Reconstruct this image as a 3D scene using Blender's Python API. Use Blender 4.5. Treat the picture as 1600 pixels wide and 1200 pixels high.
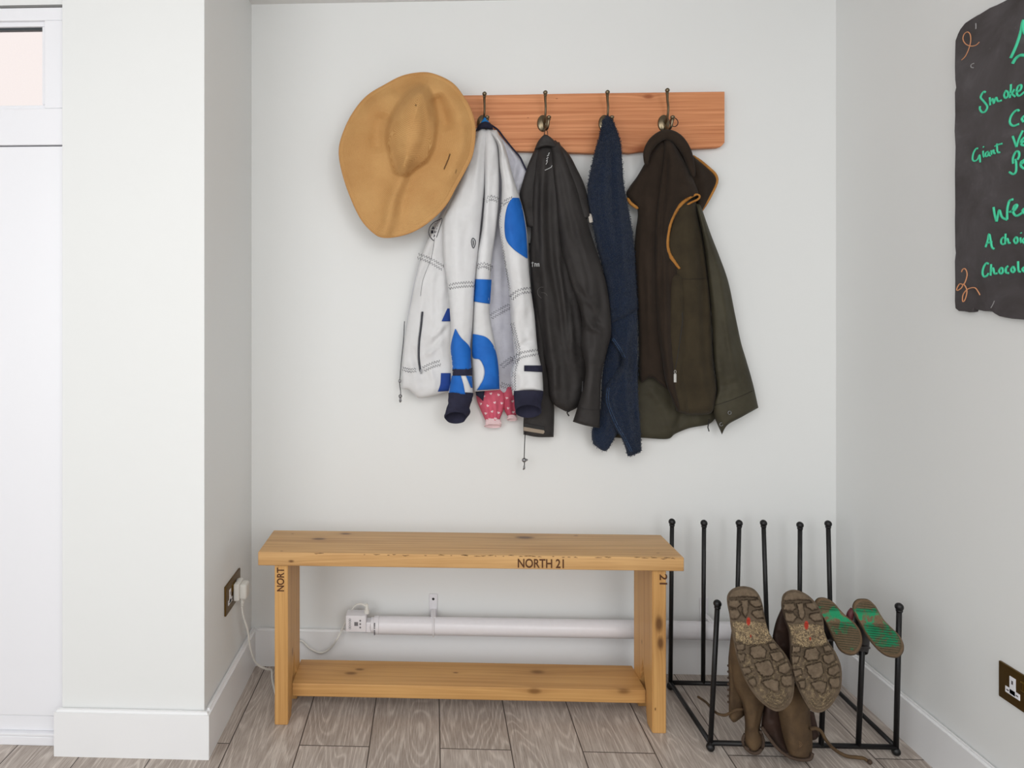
import bpy, bmesh, math, random
import numpy as np
from mathutils import Vector, kdtree
from math import sin, cos, pi, radians

for o in list(bpy.data.objects): bpy.data.objects.remove(o)
SC = bpy.context.scene
COL = SC.collection
rnd = random.Random(7)

# ------------------------------------------------------------------ camera
F = 1050.0; TH = 0.036; HOR = 483.0; CX = 675.0 - F*math.tan(TH); CZ = 1.18
cam_d = bpy.data.cameras.new('camera'); cam = bpy.data.objects.new('camera', cam_d); COL.objects.link(cam)
cam.location = (0, 0, CZ); cam.rotation_euler = (pi/2, 0, TH)
cam_d.sensor_width = 36; cam_d.lens = 36*F/1600
cam_d.shift_x = (800-CX)/1600; cam_d.shift_y = -(600-HOR)/1600
cam_d.clip_start = 0.05
SC.camera = cam

# ------------------------------------------------------------------ world, light, exposure
w = bpy.data.worlds.new('world'); SC.world = w; w.use_nodes = True
bg = w.node_tree.nodes['Background']; bg.inputs[0].default_value = (0.97, 0.99, 1.0, 1); bg.inputs[1].default_value = 1.16
SC.view_settings.view_transform = 'Standard'; SC.view_settings.look = 'None'
SC.view_settings.gamma = 1; SC.view_settings.use_curve_mapping = False
SC.view_settings.exposure = -0.03
def area(name, loc, tgt, sx, sy, power, col=(1, 1, 1)):
    d = bpy.data.lights.new(name, 'AREA'); d.shape = 'RECTANGLE'; d.size = sx; d.size_y = sy; d.energy = power; d.color = col
    o = bpy.data.objects.new(name, d); COL.objects.link(o); o.location = loc
    o.rotation_euler = (Vector(tgt)-Vector(loc)).to_track_quat('-Z', 'Y').to_euler(); return o
area('left_fill', (-1.5, -1.2, 1.4), (1.3, 1.2, 1.0), 1.6, 1.2, 24, (0.97, 0.99, 1.0))  # added soft fill from behind left; no window stands there
area('overhead_fill', (0.15, 0.0, 2.15), (0.45, 1.2, 0.7), 1.6, 1.2, 21, (1.0, 0.995, 0.98))  # added overhead fill panel, not a fitting of the room
area('right_fill', (1.1, -0.9, 1.5), (-0.6, 1.9, 1.2), 1.0, 1.2, 17, (0.98, 0.99, 1.0))  # added fill from the right to brighten the left return wall

# ------------------------------------------------------------------ projection helpers: a point of the photo on a plane of the place
S_, C_ = math.sin(TH), math.cos(TH)
def ray(u, v):
    a = u-CX; return np.array([-S_*F + C_*a, C_*F + S_*a, HOR-v])
def on_y(u, v, Y): r = ray(u, v); t = Y/r[1]; return Vector((r[0]*t, Y, CZ+r[2]*t))
def on_x(u, v, X): r = ray(u, v); t = X/r[0]; return Vector((X, r[1]*t, CZ+r[2]*t))
def on_z(u, v, Z): r = ray(u, v); t = (Z-CZ)/r[2]; return Vector((r[0]*t, r[1]*t, Z))

def lin(c):
    if isinstance(c, (int, float)): c = (c, c, c)
    return tuple(((x/255.)/12.92 if x/255. <= .04045 else ((x/255.+.055)/1.055)**2.4) for x in c)+(1.0,)

# ------------------------------------------------------------------ objects
def tag(o, label=None, cat=None, group=None, kind=None):
    if label: o['label'] = label
    if cat: o['category'] = cat
    if group: o['group'] = group
    if kind: o['kind'] = kind
    return o
def empty(name, loc, label, cat, group=None):
    o = bpy.data.objects.new(name, None); COL.objects.link(o); o.location = loc
    o.empty_display_size = 0.03
    return tag(o, label, cat, group)
def obj(name, verts, faces, mat, parent=None, smooth=True, attrs=None, label=None, mats=None, fm=None):
    me = bpy.data.meshes.new(name)
    me.from_pydata([tuple(v) for v in verts], [], [tuple(f) for f in faces]); me.update()
    bm = bmesh.new(); bm.from_mesh(me); bmesh.ops.recalc_face_normals(bm, faces=bm.faces); bm.to_mesh(me); bm.free()
    if smooth: me.polygons.foreach_set('use_smooth', [True]*len(me.polygons))
    for m in (mats or [mat]): me.materials.append(m)
    if attrs:
        for k, a in attrs.items():
            at = me.attributes.new(k, 'FLOAT', 'POINT'); at.data.foreach_set('value', np.asarray(a, dtype=np.float32))
    o = bpy.data.objects.new(name, me); COL.objects.link(o)
    if parent is not None:
        o.parent = parent; bpy.context.view_layer.update(); o.matrix_parent_inverse = parent.matrix_world.inverted()
    if label: o['label'] = label
    return o
class MB:
    def __init__(s): s.v = []; s.f = []; s.cuts = []
    def add(s, v, f):
        n = len(s.v); s.cuts.append((n, len(s.f))); s.v += [tuple(p) for p in v]; s.f += [tuple(i+n for i in q) for q in f]; return s
    def box(s, a, b, bev=0.0, seg=2):
        bm = bmesh.new(); bmesh.ops.create_cube(bm, size=1)
        for vt in bm.verts:
            vt.co = Vector([(a[i]+b[i])/2 + vt.co[i]*(b[i]-a[i]) for i in range(3)])
        if bev: bmesh.ops.bevel(bm, geom=bm.edges[:], offset=bev, segments=seg, affect='EDGES', profile=.6)
        bm.verts.index_update(); s.add([v.co for v in bm.verts], [[v.index for v in f.verts] for f in bm.faces]); bm.free(); return s
    def tube(s, pts, r, n=10, close=False, flat=None):
        pts = [Vector(p) for p in pts]; m = len(pts); rs = r if isinstance(r, (list, tuple)) else [r]*m
        V = []; up = None
        for i, p in enumerate(pts):
            if close: t = pts[(i+1) % m]-pts[i-1]
            else: t = pts[min(i+1, m-1)]-pts[max(i-1, 0)]
            t.normalize()
            if up is None:
                up = Vector((0, 0, 1)) if abs(t.z) < .8 else Vector((1, 0, 0))
            a = up-t*up.dot(t)
            if a.length < 1e-5: a = t.orthogonal()
            a.normalize(); up = a; b = t.cross(a)
            for k in range(n):
                q = 2*pi*k/n; V.append(p+(a*cos(q)+b*sin(q))*rs[i])
        Fc = []
        for i in range(m if close else m-1):
            j = (i+1) % m
            for k in range(n): Fc.append((i*n+k, i*n+(k+1) % n, j*n+(k+1) % n, j*n+k))
        if not close: Fc.append(tuple(range(n))[::-1]); Fc.append(tuple((m-1)*n+k for k in range(n)))
        return s.add(V, Fc)
    def lathe(s, c, ax, prof, n=20):
        c = Vector(c); ax = Vector(ax).normalized(); a = ax.orthogonal().normalized(); b = ax.cross(a); V = []; Fc = []
        for (h, r) in prof:
            for k in range(n):
                q = 2*pi*k/n; V.append(c+ax*h+(a*cos(q)+b*sin(q))*max(r, 1e-5))
        for i in range(len(prof)-1):
            for k in range(n): Fc.append((i*n+k, i*n+(k+1) % n, (i+1)*n+(k+1) % n, (i+1)*n+k))
        Fc.append(tuple(range(n))[::-1]); Fc.append(tuple((len(prof)-1)*n+k for k in range(n)))
        return s.add(V, Fc)
    def ball(s, c, r, n=16, sc=(1, 1, 1)):
        V = []; Fc = []; m = n//2
        for i in range(m+1):
            a = pi*i/m
            for k in range(n):
                q = 2*pi*k/n; V.append((c[0]+r*sc[0]*max(sin(a), 1e-4)*cos(q), c[1]+r*sc[1]*max(sin(a), 1e-4)*sin(q), c[2]+r*sc[2]*cos(a)))
        for i in range(m):
            for k in range(n): Fc.append((i*n+k, i*n+(k+1) % n, (i+1)*n+(k+1) % n, (i+1)*n+k))
        return s.add(V, Fc)
    def prism(s, poly, off):
        n = len(poly); off = Vector(off); a = [Vector(p) for p in poly]; b = [p+off for p in a]
        Fc = [tuple(range(n)), tuple(range(2*n-1, n-1, -1))]+[(i, (i+1) % n, n+(i+1) % n, n+i) for i in range(n)]
        return s.add(a+b, Fc)
    def build_each(s, name, mat, parent):
        c = s.cuts+[(len(s.v), len(s.f))]
        for (v0, f0), (v1, f1) in zip(c, c[1:]): obj(name, s.v[v0:v1], [[i-v0 for i in q] for q in s.f[f0:f1]], mat, parent)
    def build(s, name, mat, parent=None, smooth=False, label=None):
        o = obj(name, s.v, s.f, mat, parent, smooth, label=label)
        if smooth == 'auto':
            pass
        return o
def autosmooth(o, ang=35):
    me = o.data; me.polygons.foreach_set('use_smooth', [True]*len(me.polygons))
    me.set_sharp_from_angle(angle=radians(ang)); return o

def catmull(pts, n, closed=False):
    P = np.array(pts, float); m = len(P)
    if m == 2 and not closed:
        t = np.linspace(0, 1, n)[:, None]; return P[0]*(1-t)+P[1]*t
    out = []; K = 14
    segs = m if closed else m-1
    for i in range(segs):
        if closed: p0, p1, p2, p3 = P[i-1], P[i], P[(i+1) % m], P[(i+2) % m]
        else: p0, p1, p2, p3 = P[max(i-1, 0)], P[i], P[i+1], P[min(i+2, m-1)]
        for k in range(K):
            t = k/K; out.append(.5*((2*p1)+(-p0+p2)*t+(2*p0-5*p1+4*p2-p3)*t*t+(-p0+3*p1-3*p2+p3)*t**3))
    out.append(P[0] if closed else P[-1]); Q = np.array(out)
    d = np.r_[0, np.cumsum(np.linalg.norm(np.diff(Q, axis=0), axis=1))]
    tt = np.linspace(0, d[-1], n+1)[:-1] if closed else np.linspace(0, d[-1], n)
    return np.stack([np.interp(tt, d, Q[:, k]) for k in range(Q.shape[1])], 1)
def seg_dist(U, V, poly, sharp=False):
    P = np.array(poly, float) if sharp or len(poly) == 2 else catmull(poly, len(poly)*5)
    best = np.full(U.shape, 1e9); par = np.zeros(U.shape); L = np.r_[0, np.cumsum(np.linalg.norm(np.diff(P, axis=0), axis=1))]
    for i in range(len(P)-1):
        a = P[i]; d = P[i+1]-a; dd = (d**2).sum()+1e-9
        t = np.clip(((U-a[0])*d[0]+(V-a[1])*d[1])/dd, 0, 1)
        q = np.hypot(U-a[0]-t*d[0], V-a[1]-t*d[1]); m = q < best
        best = np.where(m, q, best); par = np.where(m, (L[i]+t*np.sqrt(dd))/L[-1], par)
    return best, par
def inside(U, V, poly):
    P = np.array(poly, float); c = np.zeros(U.shape, bool); n = len(P)
    for i in range(n):
        x1, y1 = P[i-1]; x2, y2 = P[i]
        if y1 == y2: continue
        m = ((y1 > V) != (y2 > V)) & (U < (x2-x1)*(V-y1)/(y2-y1)+x1); c ^= m
    return c
def sdist(U, V, poly):
    d, _ = seg_dist(U, V, list(poly)+[poly[0]], sharp=True); return np.where(inside(U, V, poly), d, -d)
def sstep(x): x = np.clip(x, 0, 1); return x*x*(3-2*x)
def foldsum(U, V, folds):
    h = np.zeros(U.shape)
    for f in folds:
        poly, sg, am = f[0], f[1], f[2]
        d, t = seg_dist(U, V, poly)
        fade = 1.0 if (len(f) > 3 and f[3] == 'full') else np.minimum(1, np.minimum(t, 1-t)*5+.15)
        h += am*np.exp(-(d/sg)**2)*fade
    return h
def pts3(U, V, Y):
    a = U-CX; rx = -S_*F+C_*a; ry = C_*F+S_*a; rz = HOR-V; t = Y/ry
    return np.stack([rx*t, Y, CZ+rz*t], -1)
def vnoise(U, V, sc, seed=0):
    r = np.random.RandomState(seed); h = np.zeros(U.shape)
    for k in range(7):
        a = r.uniform(0, 2*pi); fq = r.uniform(.6, 1.8)/sc; ph = r.uniform(0, 2*pi)
        h += np.sin((U*cos(a)+V*sin(a))*fq*2*pi+ph+1.3*np.sin((V*cos(a)-U*sin(a))*fq*3+ph))
    return h/7

class Cloth:
    """closed shell of cloth between four border curves, hanging at distance Y, bulging out by T, with folds"""
    def __init__(s, name, mat, parent, L, R, Y, T=.03, top=None, bot=None, folds=(), back=.012, p=2.4, rt=.05, rb=.03,
                 step=2.4, auto=0, aamp=.006, seed=1, noise=.0012, slope=0.0, label=None, edge=.0015, mask=None, nsc=16, asig=(3, 7)):
        Lc = catmull(L, 200); Rc = catmull(R, 200)
        top = top or [L[0], R[0]]; bot = bot or [L[-1], R[-1]]
        lenv = max(np.linalg.norm(np.diff(Lc, axis=0), axis=1).sum(), np.linalg.norm(np.diff(Rc, axis=0), axis=1).sum())
        lenu = max(np.linalg.norm(Lc-Rc, axis=1).max(), 5)
        N = int(max(8, lenv/step)); M = int(max(6, lenu/step))
        Lc = catmull(L, N); Rc = catmull(R, N); Tc = catmull(top, M); Bc = catmull(bot, M)
        t = np.linspace(0, 1, N)[:, None, None]; q = np.linspace(0, 1, M)[None, :, None]
        G = (1-q)*Lc[:, None]+q*Rc[:, None]+(1-t)*Tc[None]+t*Bc[None]-((1-q)*(1-t)*Lc[0]+q*(1-t)*Rc[0]+(1-q)*t*Lc[-1]+q*t*Rc[-1])
        U, V = G[..., 0], G[..., 1]; tt = np.broadcast_to(t[..., 0], U.shape); qq = np.broadcast_to(q[..., 0], U.shape)
        pr = np.sqrt(np.clip(1-np.abs(2*qq-1)**p, 0, 1))
        pt = np.sqrt(np.clip(1-(1-np.clip(tt/max(rt, 1e-3), 0, 1))**2, 0, 1)) if rt else 1.0
        pb = np.sqrt(np.clip(1-(1-np.clip((1-tt)/max(rb, 1e-3), 0, 1))**2, 0, 1)) if rb else 1.0
        prof = pr*pt*(.35+.65*pb if rb else 1.0)
        fl = list(folds)
        r = random.Random(seed)
        for k in range(auto):
            q0 = r.uniform(.08, .92); q1 = min(.95, max(.05, q0+r.uniform(-.25, .25))); a = r.uniform(0, .6); b = min(1, a+r.uniform(.2, .6))
            pl = []
            for w_ in (0, .5, 1):
                ti = min(N-1, int((a+(b-a)*w_)*(N-1))); qi = min(M-1, int((q0+(q1-q0)*w_)*(M-1))); pl.append((U[ti, qi]+r.uniform(-2, 2), V[ti, qi]))
            fl.append((pl, r.uniform(*asig), r.choice((-1, 1))*aamp*r.uniform(.4, 1)))
        h = T*prof+(foldsum(U, V, fl)+noise*vnoise(U, V, nsc, seed))*np.clip(prof*1.6, 0, 1)
        Yb = (Y(U, V) if callable(Y) else Y+slope*(tt-.5))
        Yf = Yb-edge-h; Yk = Yb+back*prof
        A = pts3(U, V, Yf).reshape(-1, 3); B = pts3(U, V, Yk+0*U).reshape(-1, 3); n = N*M
        idx = np.arange(n).reshape(N, M); fs = []
        a_ = idx[:-1, :-1].ravel(); b_ = idx[:-1, 1:].ravel(); c_ = idx[1:, 1:].ravel(); d_ = idx[1:, :-1].ravel()
        fs += list(zip(a_.tolist(), b_.tolist(), c_.tolist(), d_.tolist())); fs += list(zip((d_+n).tolist(), (c_+n).tolist(), (b_+n).tolist(), (a_+n).tolist()))
        ring = list(idx[0, :])+list(idx[1:, -1])+list(idx[-1, -2::-1])+list(idx[-2:0:-1, 0]); m = len(ring)
        fs += [(int(ring[i]), int(ring[i]+n), int(ring[(i+1) % m]+n), int(ring[(i+1) % m])) for i in range(m)]
        at = {'mask': np.r_[mask(U, V).ravel(), mask(U, V).ravel()]} if mask else None
        s.o = obj(name, np.r_[A, B], fs, mat, parent, attrs=at, label=label)
        s.kd = kdtree.KDTree(n); s.Y = Yf.ravel()
        for i, (x, y) in enumerate(zip(U.ravel(), V.ravel())): s.kd.insert((x, y, 0), i)
        s.kd.balance()
    def depth(s, u, v):
        r = s.kd.find_n((u, v, 0), 4); ws = sum(1/(d+.3) for _, _, d in r); return sum(s.Y[i]/(d+.3) for _, i, d in r)/ws
    def patch(s, name, mat, L, R, top=None, bot=None, lift=.0032, parent=None, label=None):
        """a sewn-on piece lying on this cloth"""
        return Cloth(name, mat, parent or s.o, L, R, lambda U, V: np.vectorize(s.depth)(U, V)-lift+.0, T=.0008, top=top, bot=bot, back=.004, rt=0, rb=0, noise=0, step=2.0, label=label, edge=.0004)
    def line(s, mb, pts, r=.0008, n=None, lift=.0012, nn=5, smooth=True):
        P = catmull(pts, n or max(4, int(sum(math.dist(pts[i], pts[i+1]) for i in range(len(pts)-1))/2.5))) if smooth else np.array(pts, float)
        mb.tube([on_y(u, v, s.depth(u, v)-lift) for u, v in P], r, nn); return mb
    def zigzag(s, mb, pts, amp=1.8, per=4.2, r=.0008, rows=2, gap=6.0):
        L = sum(math.dist(pts[i], pts[i+1]) for i in range(len(pts)-1)); n = int(L/per*2)+2
        P = catmull(pts, n)
        for rr in range(rows):
            off = (rr-(rows-1)/2)*gap; Z = []
            for i in range(n):
                d = P[min(i+1, n-1)]-P[max(i-1, 0)]; d /= (np.linalg.norm(d)+1e-6); nrm = np.array([-d[1], d[0]])
                Z.append(tuple(P[i]+nrm*(off+(amp if i % 2 else -amp))))
            mb.tube([on_y(u, v, s.depth(u, v)-.0010) for u, v in Z], r, 4)
        return mb

def polar(name, mat, parent, outline, Yf, h, back, cen=None, NR=60, NA=200, attrs=None, label=None, ebev=.0, solid=True, smooth=True):
    """closed body whose front is a height field over a star-shaped outline; Yf(U,V)=base distance, h(U,V,R)=relief, back=depth or function of r"""
    O = catmull(outline, NA, closed=True) if smooth else np.array(outline); NA = len(O)
    c = np.array(cen if cen else O.mean(0)); r = (np.arange(1, NR+1)/NR)
    G = c+(O-c)[None]*r[:, None, None]; U = np.r_[c[0], G[..., 0].ravel()]; V = np.r_[c[1], G[..., 1].ravel()]; Rr = np.r_[0, np.repeat(r, NA)]
    Y0 = Yf(U, V); Yt = Y0-h(U, V, Rr); Yk = Y0+(back(Rr) if callable(back) else back)
    if not solid: Yk = Yt+back
    A = pts3(U, V, Yt); B = pts3(U, V, Yk+0*U); n = len(U); fs = []
    for sgn, o in ((1, 0), (-1, n)):
        for k in range(NA):
            f = (o, o+1+k, o+1+(k+1) % NA); fs.append(f[::sgn])
        for i in range(NR-1):
            for k in range(NA):
                a = o+1+i*NA; f = (a+k, a+NA+k, a+NA+(k+1) % NA, a+(k+1) % NA); fs.append(f[::sgn])
    a = 1+(NR-1)*NA
    for k in range(NA): fs.append((a+k, a+n+k, a+n+(k+1) % NA, a+(k+1) % NA))
    at = {k: np.r_[f(U, V, Rr), f(U, V, Rr)] for k, f in attrs.items()} if attrs else None
    return obj(name, np.r_[A, B], fs, mat, parent, attrs=at, label=label)

def ringtube(name, mat, parent, rows, n=36, wall=.002, label=None, sub=6, mask=None, wr=0, seed=0):
    """open hollow tube through elliptical rings: rows of (u, v, half width px, half depth m, distance Y, drop of the back edge px[, tilt px])"""
    R = np.array([tuple(r)+((0,) if len(r) == 6 else ()) for r in rows], float); R = catmull(R, len(rows)*sub)
    q = np.linspace(0, 2*pi, n+1)[:-1]; V = []
    rs = np.random.RandomState(seed)
    for (dw) in (0, 1):
        for i, (u, v, hw, hd, Y, dv, ti) in enumerate(R):
            k = 1-dw*min(.25, wall*500/max(hw, 1)); wob = 1+wr*np.sin(3*q+i*.35)+wr*np.sin(5*q-i*.6+2)
            V.append(pts3(u+hw*k*np.cos(q)*wob, v+dv*np.sin(q)+ti*np.cos(q), Y+hd*k*np.sin(q)*wob))
    V = np.concatenate(V); m = len(R); fs = []
    for o in (0, m*n):
        for i in range(m-1):
            for k in range(n):
                f = (o+i*n+k, o+i*n+(k+1) % n, o+(i+1)*n+(k+1) % n, o+(i+1)*n+k); fs.append(f if o == 0 else f[::-1])
    for i in (0, m-1):
        for k in range(n): fs.append((i*n+k, i*n+(k+1) % n, m*n+i*n+(k+1) % n, m*n+i*n+k))
    return obj(name, V, fs, mat, parent, label=label)

# ------------------------------------------------------------------ materials
class NT:
    def __init__(s, name):
        s.m = bpy.data.materials.new(name); s.m.use_nodes = True; s.t = s.m.node_tree; s.b = s.t.nodes['Principled BSDF']
    def n(s, typ, **kw):
        x = s.t.nodes.new(typ)
        for k, v in kw.items():
            if k.startswith('_'): setattr(x, k[1:], v)
            else:
                key = k.replace('__', ' '); x.inputs[int(key[1:]) if key[0] == 'i' and key[1:].isdigit() else key].default_value = v
        return x
    def l(s, a, b): s.t.links.new(a, b)
    def math(s, op, a, b=None, c=None):
        x = s.t.nodes.new('ShaderNodeMath'); x.operation = op
        for i, k in enumerate((a, b, c)):
            if k is None: continue
            if isinstance(k, (int, float)): x.inputs[i].default_value = k
            else: s.l(k, x.inputs[i])
        return x.outputs[0]
    def mix(s, fac, a, b):
        x = s.t.nodes.new('ShaderNodeMix'); x.data_type = 'RGBA'
        for sock, k in ((x.inputs[0], fac), (x.inputs[6], a), (x.inputs[7], b)):
            if isinstance(k, (tuple, float, int)): sock.default_value = k
            else: s.l(k, sock)
        return x.outputs[2]
    def ramp(s, fac, stops):
        x = s.t.nodes.new('ShaderNodeValToRGB'); e = x.color_ramp.elements
        while len(e) > 1: e.remove(e[0])
        e[0].position = stops[0][0]; e[0].color = stops[0][1]
        for p, c in stops[1:]: y = e.new(p); y.color = c
        s.l(fac, x.inputs[0]); return x.outputs[0]
    def coord(s, scale=(1, 1, 1), rot=(0, 0, 0), loc=(0, 0, 0)):
        g = s.n('ShaderNodeNewGeometry'); mp = s.n('ShaderNodeMapping'); mp.inputs['Scale'].default_value = scale
        mp.inputs['Rotation'].default_value = rot; mp.inputs['Location'].default_value = loc
        s.l(g.outputs['Position'], mp.inputs[0]); return mp.outputs[0]
    def noise(s, vec, scale, detail=3, rough=.5, dist=0):
        x = s.n('ShaderNodeTexNoise'); x.inputs['Scale'].default_value = scale; x.inputs['Detail'].default_value = detail
        x.inputs['Roughness'].default_value = rough; x.inputs['Distortion'].default_value = dist
        s.l(vec, x.inputs['Vector']); return x.outputs[0]
    def bump(s, h, strength=.3, dist=.002):
        x = s.n('ShaderNodeBump'); x.inputs['Strength'].default_value = strength; x.inputs['Distance'].default_value = dist
        s.l(h, x.inputs['Height']); s.l(x.outputs[0], s.b.inputs['Normal'])
    def attr(s, name):
        x = s.n('ShaderNodeAttribute'); x.attribute_name = name; return x.outputs['Fac']
    def col(s, c):
        if isinstance(c, tuple): s.b.inputs['Base Color'].default_value = c
        else: s.l(c, s.b.inputs['Base Color'])
    def fin(s, rough=.6, metal=0, spec=.5):
        s.b.inputs['Roughness'].default_value = rough; s.b.inputs['Metallic'].default_value = metal; s.b.inputs['Specular IOR Level'].default_value = spec
        return s.m
def paint(name, c, rough=.6, var=.03, sc=3, bump=.06):
    t = NT(name); v = t.coord(); n = t.noise(v, sc, 3); c = lin(c)
    t.col(t.mix(n, tuple(x*(1-var) for x in c[:3])+(1,), tuple(min(1, x*(1+var)) for x in c[:3])+(1,)))
    if bump: t.bump(t.noise(v, 260, 2), bump, .0006)
    return t.fin(rough)
def cloth(name, c, c2=None, rough=.85, sc=900, bump=.25, wr=.35, sheen=0.0, dist=.0006, nsc=14, spec=.25):
    t = NT(name); v = t.coord(); n = t.noise(v, nsc, 4, .6); c = lin(c); c2 = lin(c2) if c2 else tuple(x*.82 for x in c[:3])+(1,)
    t.col(t.mix(t.ramp(n, [(.35, (0, 0, 0, 1)), (.68, (1, 1, 1, 1))]), c, c2))
    a = t.math('MULTIPLY', t.noise(v, sc, 2), .25); b = t.math('MULTIPLY', t.noise(v, 45, 4, .55, .6), wr*3)
    t.bump(t.math('ADD', a, b), bump, dist*4)
    t.b.inputs['Sheen Weight'].default_value = sheen
    return t.fin(rough, 0, spec)
def plain(name, c, rough=.5, metal=0, spec=.5, bump=0):
    t = NT(name); v = t.coord(); n = t.noise(v, 60, 2); c = lin(c)
    t.col(t.mix(n, tuple(x*.93 for x in c[:3])+(1,), c))
    if bump: t.bump(t.noise(v, 500, 3), bump, .001)
    return t.fin(rough, metal, spec)
def wood(name, base, dark, axis, freq, knots=(), contrast=.5, rough=.5, stain=None, knotc=(90, 55, 25), blot=.5, across=None):
    """solid timber: grain runs along axis, rings bend round the knots"""
    t = NT(name); st = [14, 14, 14]; st[axis] = 1.1
    v = t.coord(tuple(st)); g = t.n('ShaderNodeNewGeometry'); sp = t.n('ShaderNodeSeparateXYZ'); t.l(g.outputs['Position'], sp.inputs[0])
    others = [i for i in range(3) if i != axis]
    acr = None; hal = None
    for i, k in zip(others, (across or (1.0, .8))):
        y = t.math('MULTIPLY', sp.outputs[i], k); acr = y if acr is None else t.math('ADD', acr, y)
    n1 = t.noise(v, .22, 2, .5); n3 = t.noise(v, 1.1, 2, .5)
    ph = t.math('ADD', acr, t.math('ADD', t.math('MULTIPLY', n1, .22), t.math('MULTIPLY', n3, .018))); km = None
    for (k, r) in knots:
        mp = t.n('ShaderNodeVectorMath'); mp.operation = 'SUBTRACT'; t.l(g.outputs['Position'], mp.inputs[0]); mp.inputs[1].default_value = k
        ms = t.n('ShaderNodeVectorMath'); ms.operation = 'MULTIPLY'; t.l(mp.outputs[0], ms.inputs[0]); sc = [1/r]*3; sc[axis] = .45/r; ms.inputs[1].default_value = sc
        ln = t.n('ShaderNodeVectorMath'); ln.operation = 'LENGTH'; t.l(ms.outputs[0], ln.inputs[0]); d = ln.outputs['Value']
        ph = t.math('ADD', ph, t.math('DIVIDE', r*.9, t.math('ADD', 1.0, t.math('MULTIPLY', t.math('MULTIPLY', d, d), .8))))
        m = t.math('SUBTRACT', 1.15, t.math('ADD', d, t.math('MULTIPLY', t.noise(v, 5, 2), .5))); mm = t.n('ShaderNodeMath', _operation='MULTIPLY', _use_clamp=True); t.l(m, mm.inputs[0]); mm.inputs[1].default_value = 1.8
        km = mm.outputs[0] if km is None else t.math('MAXIMUM', km, mm.outputs[0])
        ha = t.math('DIVIDE', min(.55, r*40), t.math('ADD', 1.0, t.math('MULTIPLY', t.math('MULTIPLY', d, d), t.math('MULTIPLY_ADD', n1, 1.2, .1)))); hal = ha if hal is None else t.math('MAXIMUM', hal, ha)
    cv = t.n('ShaderNodeCombineXYZ'); t.l(t.math('MULTIPLY', ph, freq*.45), cv.inputs[0]); t.l(t.math('MULTIPLY', sp.outputs[axis], 1.2), cv.inputs[1])
    s = t.noise(cv.outputs[0], 1, 4, .62); s = t.ramp(s, [(.36, (0, 0, 0, 1)), (.72, (1, 1, 1, 1))])
    st2 = [130, 130, 130]; st2[axis] = 3; fine = t.noise(t.coord(tuple(st2)), 1.6, 4, .6)
    bl = t.noise(t.coord(tuple([3 if i == axis else 9 for i in range(3)])), .8, 3, .55)
    fac = t.math('ADD', t.math('MULTIPLY', s, contrast), t.math('MULTIPLY', t.math('SUBTRACT', fine, .45), .55))
    fac = t.math('ADD', fac, t.math('MULTIPLY', t.math('SUBTRACT', bl, .5), blot))
    c = t.mix(t.ramp(fac, [(0, (0, 0, 0, 1)), (1, (1, 1, 1, 1))]), lin(base), lin(dark))
    if km is not None: c = t.mix(t.math('MULTIPLY', hal, .75), c, tuple(x*.55 for x in lin(dark)[:3])+(1,)); c = t.mix(t.math('MULTIPLY', km, .85), c, lin(knotc))
    t.col(c); t.bump(t.math('ADD', fac, fine), .12, .001)
    return t.fin(rough, 0, .35)
# ------------------------------------------------------------------ the room
YB = 2.22
XL = on_y(393, 500, YB).x; XR = 1.305
_bc = on_z(333, 1188, 0); YP = _bc.y+.018; XP = XL
YD = on_z(40, 1165, 0).y
ZC = on_y(393, 7, YB).z
XE = on_y(97, 700, YP).x
print('room', XL, XR, YP, YD, ZC, XE)
M_wall = paint('painted_plaster', (225, 226, 225), .75, .008)
M_trim = paint('white_gloss_trim', (232, 232, 233), .35, .008, bump=.02)
M_ceil = paint('ceiling_paint', (225, 224, 222), .8, .01)
M_upvc = paint('white_door_plastic', (232, 232, 236), .35, .005, bump=0)
def struct(name, mb, m, smooth=False):
    o = mb.build(name, m); o['kind'] = 'structure'
    if smooth: autosmooth(o, 40)
    return o
# floor: laminate planks
t = NT('laminate_planks')
g = t.n('ShaderNodeNewGeometry'); sp = t.n('ShaderNodeSeparateXYZ'); t.l(g.outputs['Position'], sp.inputs[0])
cb = t.n('ShaderNodeCombineXYZ'); PW = .1912; PL = 1.28
jy = on_z(500, 1165, 0).y
t.l(t.math('ADD', sp.outputs[1], -jy+PL*20), cb.inputs[0])
x0 = on_z(456.7, 1200, 0).x; x1 = on_z(1035, 1200, 0).x; PW = (x1-x0)/5; print('plank', PW)
t.l(t.math('ADD', sp.outputs[0], -x0+PW*21), cb.inputs[1])
br = t.n('ShaderNodeTexBrick'); br.offset = .5; br.offset_frequency = 2; br.squash = 1
for k, v in (('Scale', 1), ('Mortar Size', .0016), ('Mortar Smooth', .1), ('Bias', 0), ('Brick Width', PL), ('Row Height', PW)): br.inputs[k].default_value = v
br.inputs['Color1'].default_value = (0, 0, 0, 1); br.inputs['Color2'].default_value = (1, 1, 1, 1); br.inputs['Mortar'].default_value = (0, 0, 0, 1)
t.l(cb.outputs[0], br.inputs['Vector'])
rv = t.n('ShaderNodeSeparateColor'); t.l(br.outputs['Color'], rv.inputs[0]); rr = rv.outputs[0]
vv = t.n('ShaderNodeCombineXYZ'); t.l(t.math('ADD', t.math('MULTIPLY', sp.outputs[0], 1.0), t.math('MULTIPLY', rr, 37)), vv.inputs[0]); t.l(t.math('MULTIPLY', sp.outputs[1], .16), vv.inputs[1]); t.l(t.math('MULTIPLY', rr, 9), vv.inputs[2])
n1 = t.noise(vv.outputs[0], 5.5, 2, .5, .25)
rings = t.math('MULTIPLY_ADD', t.math('SINE', t.math('MULTIPLY', n1, 190)), .5, .5)
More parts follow.
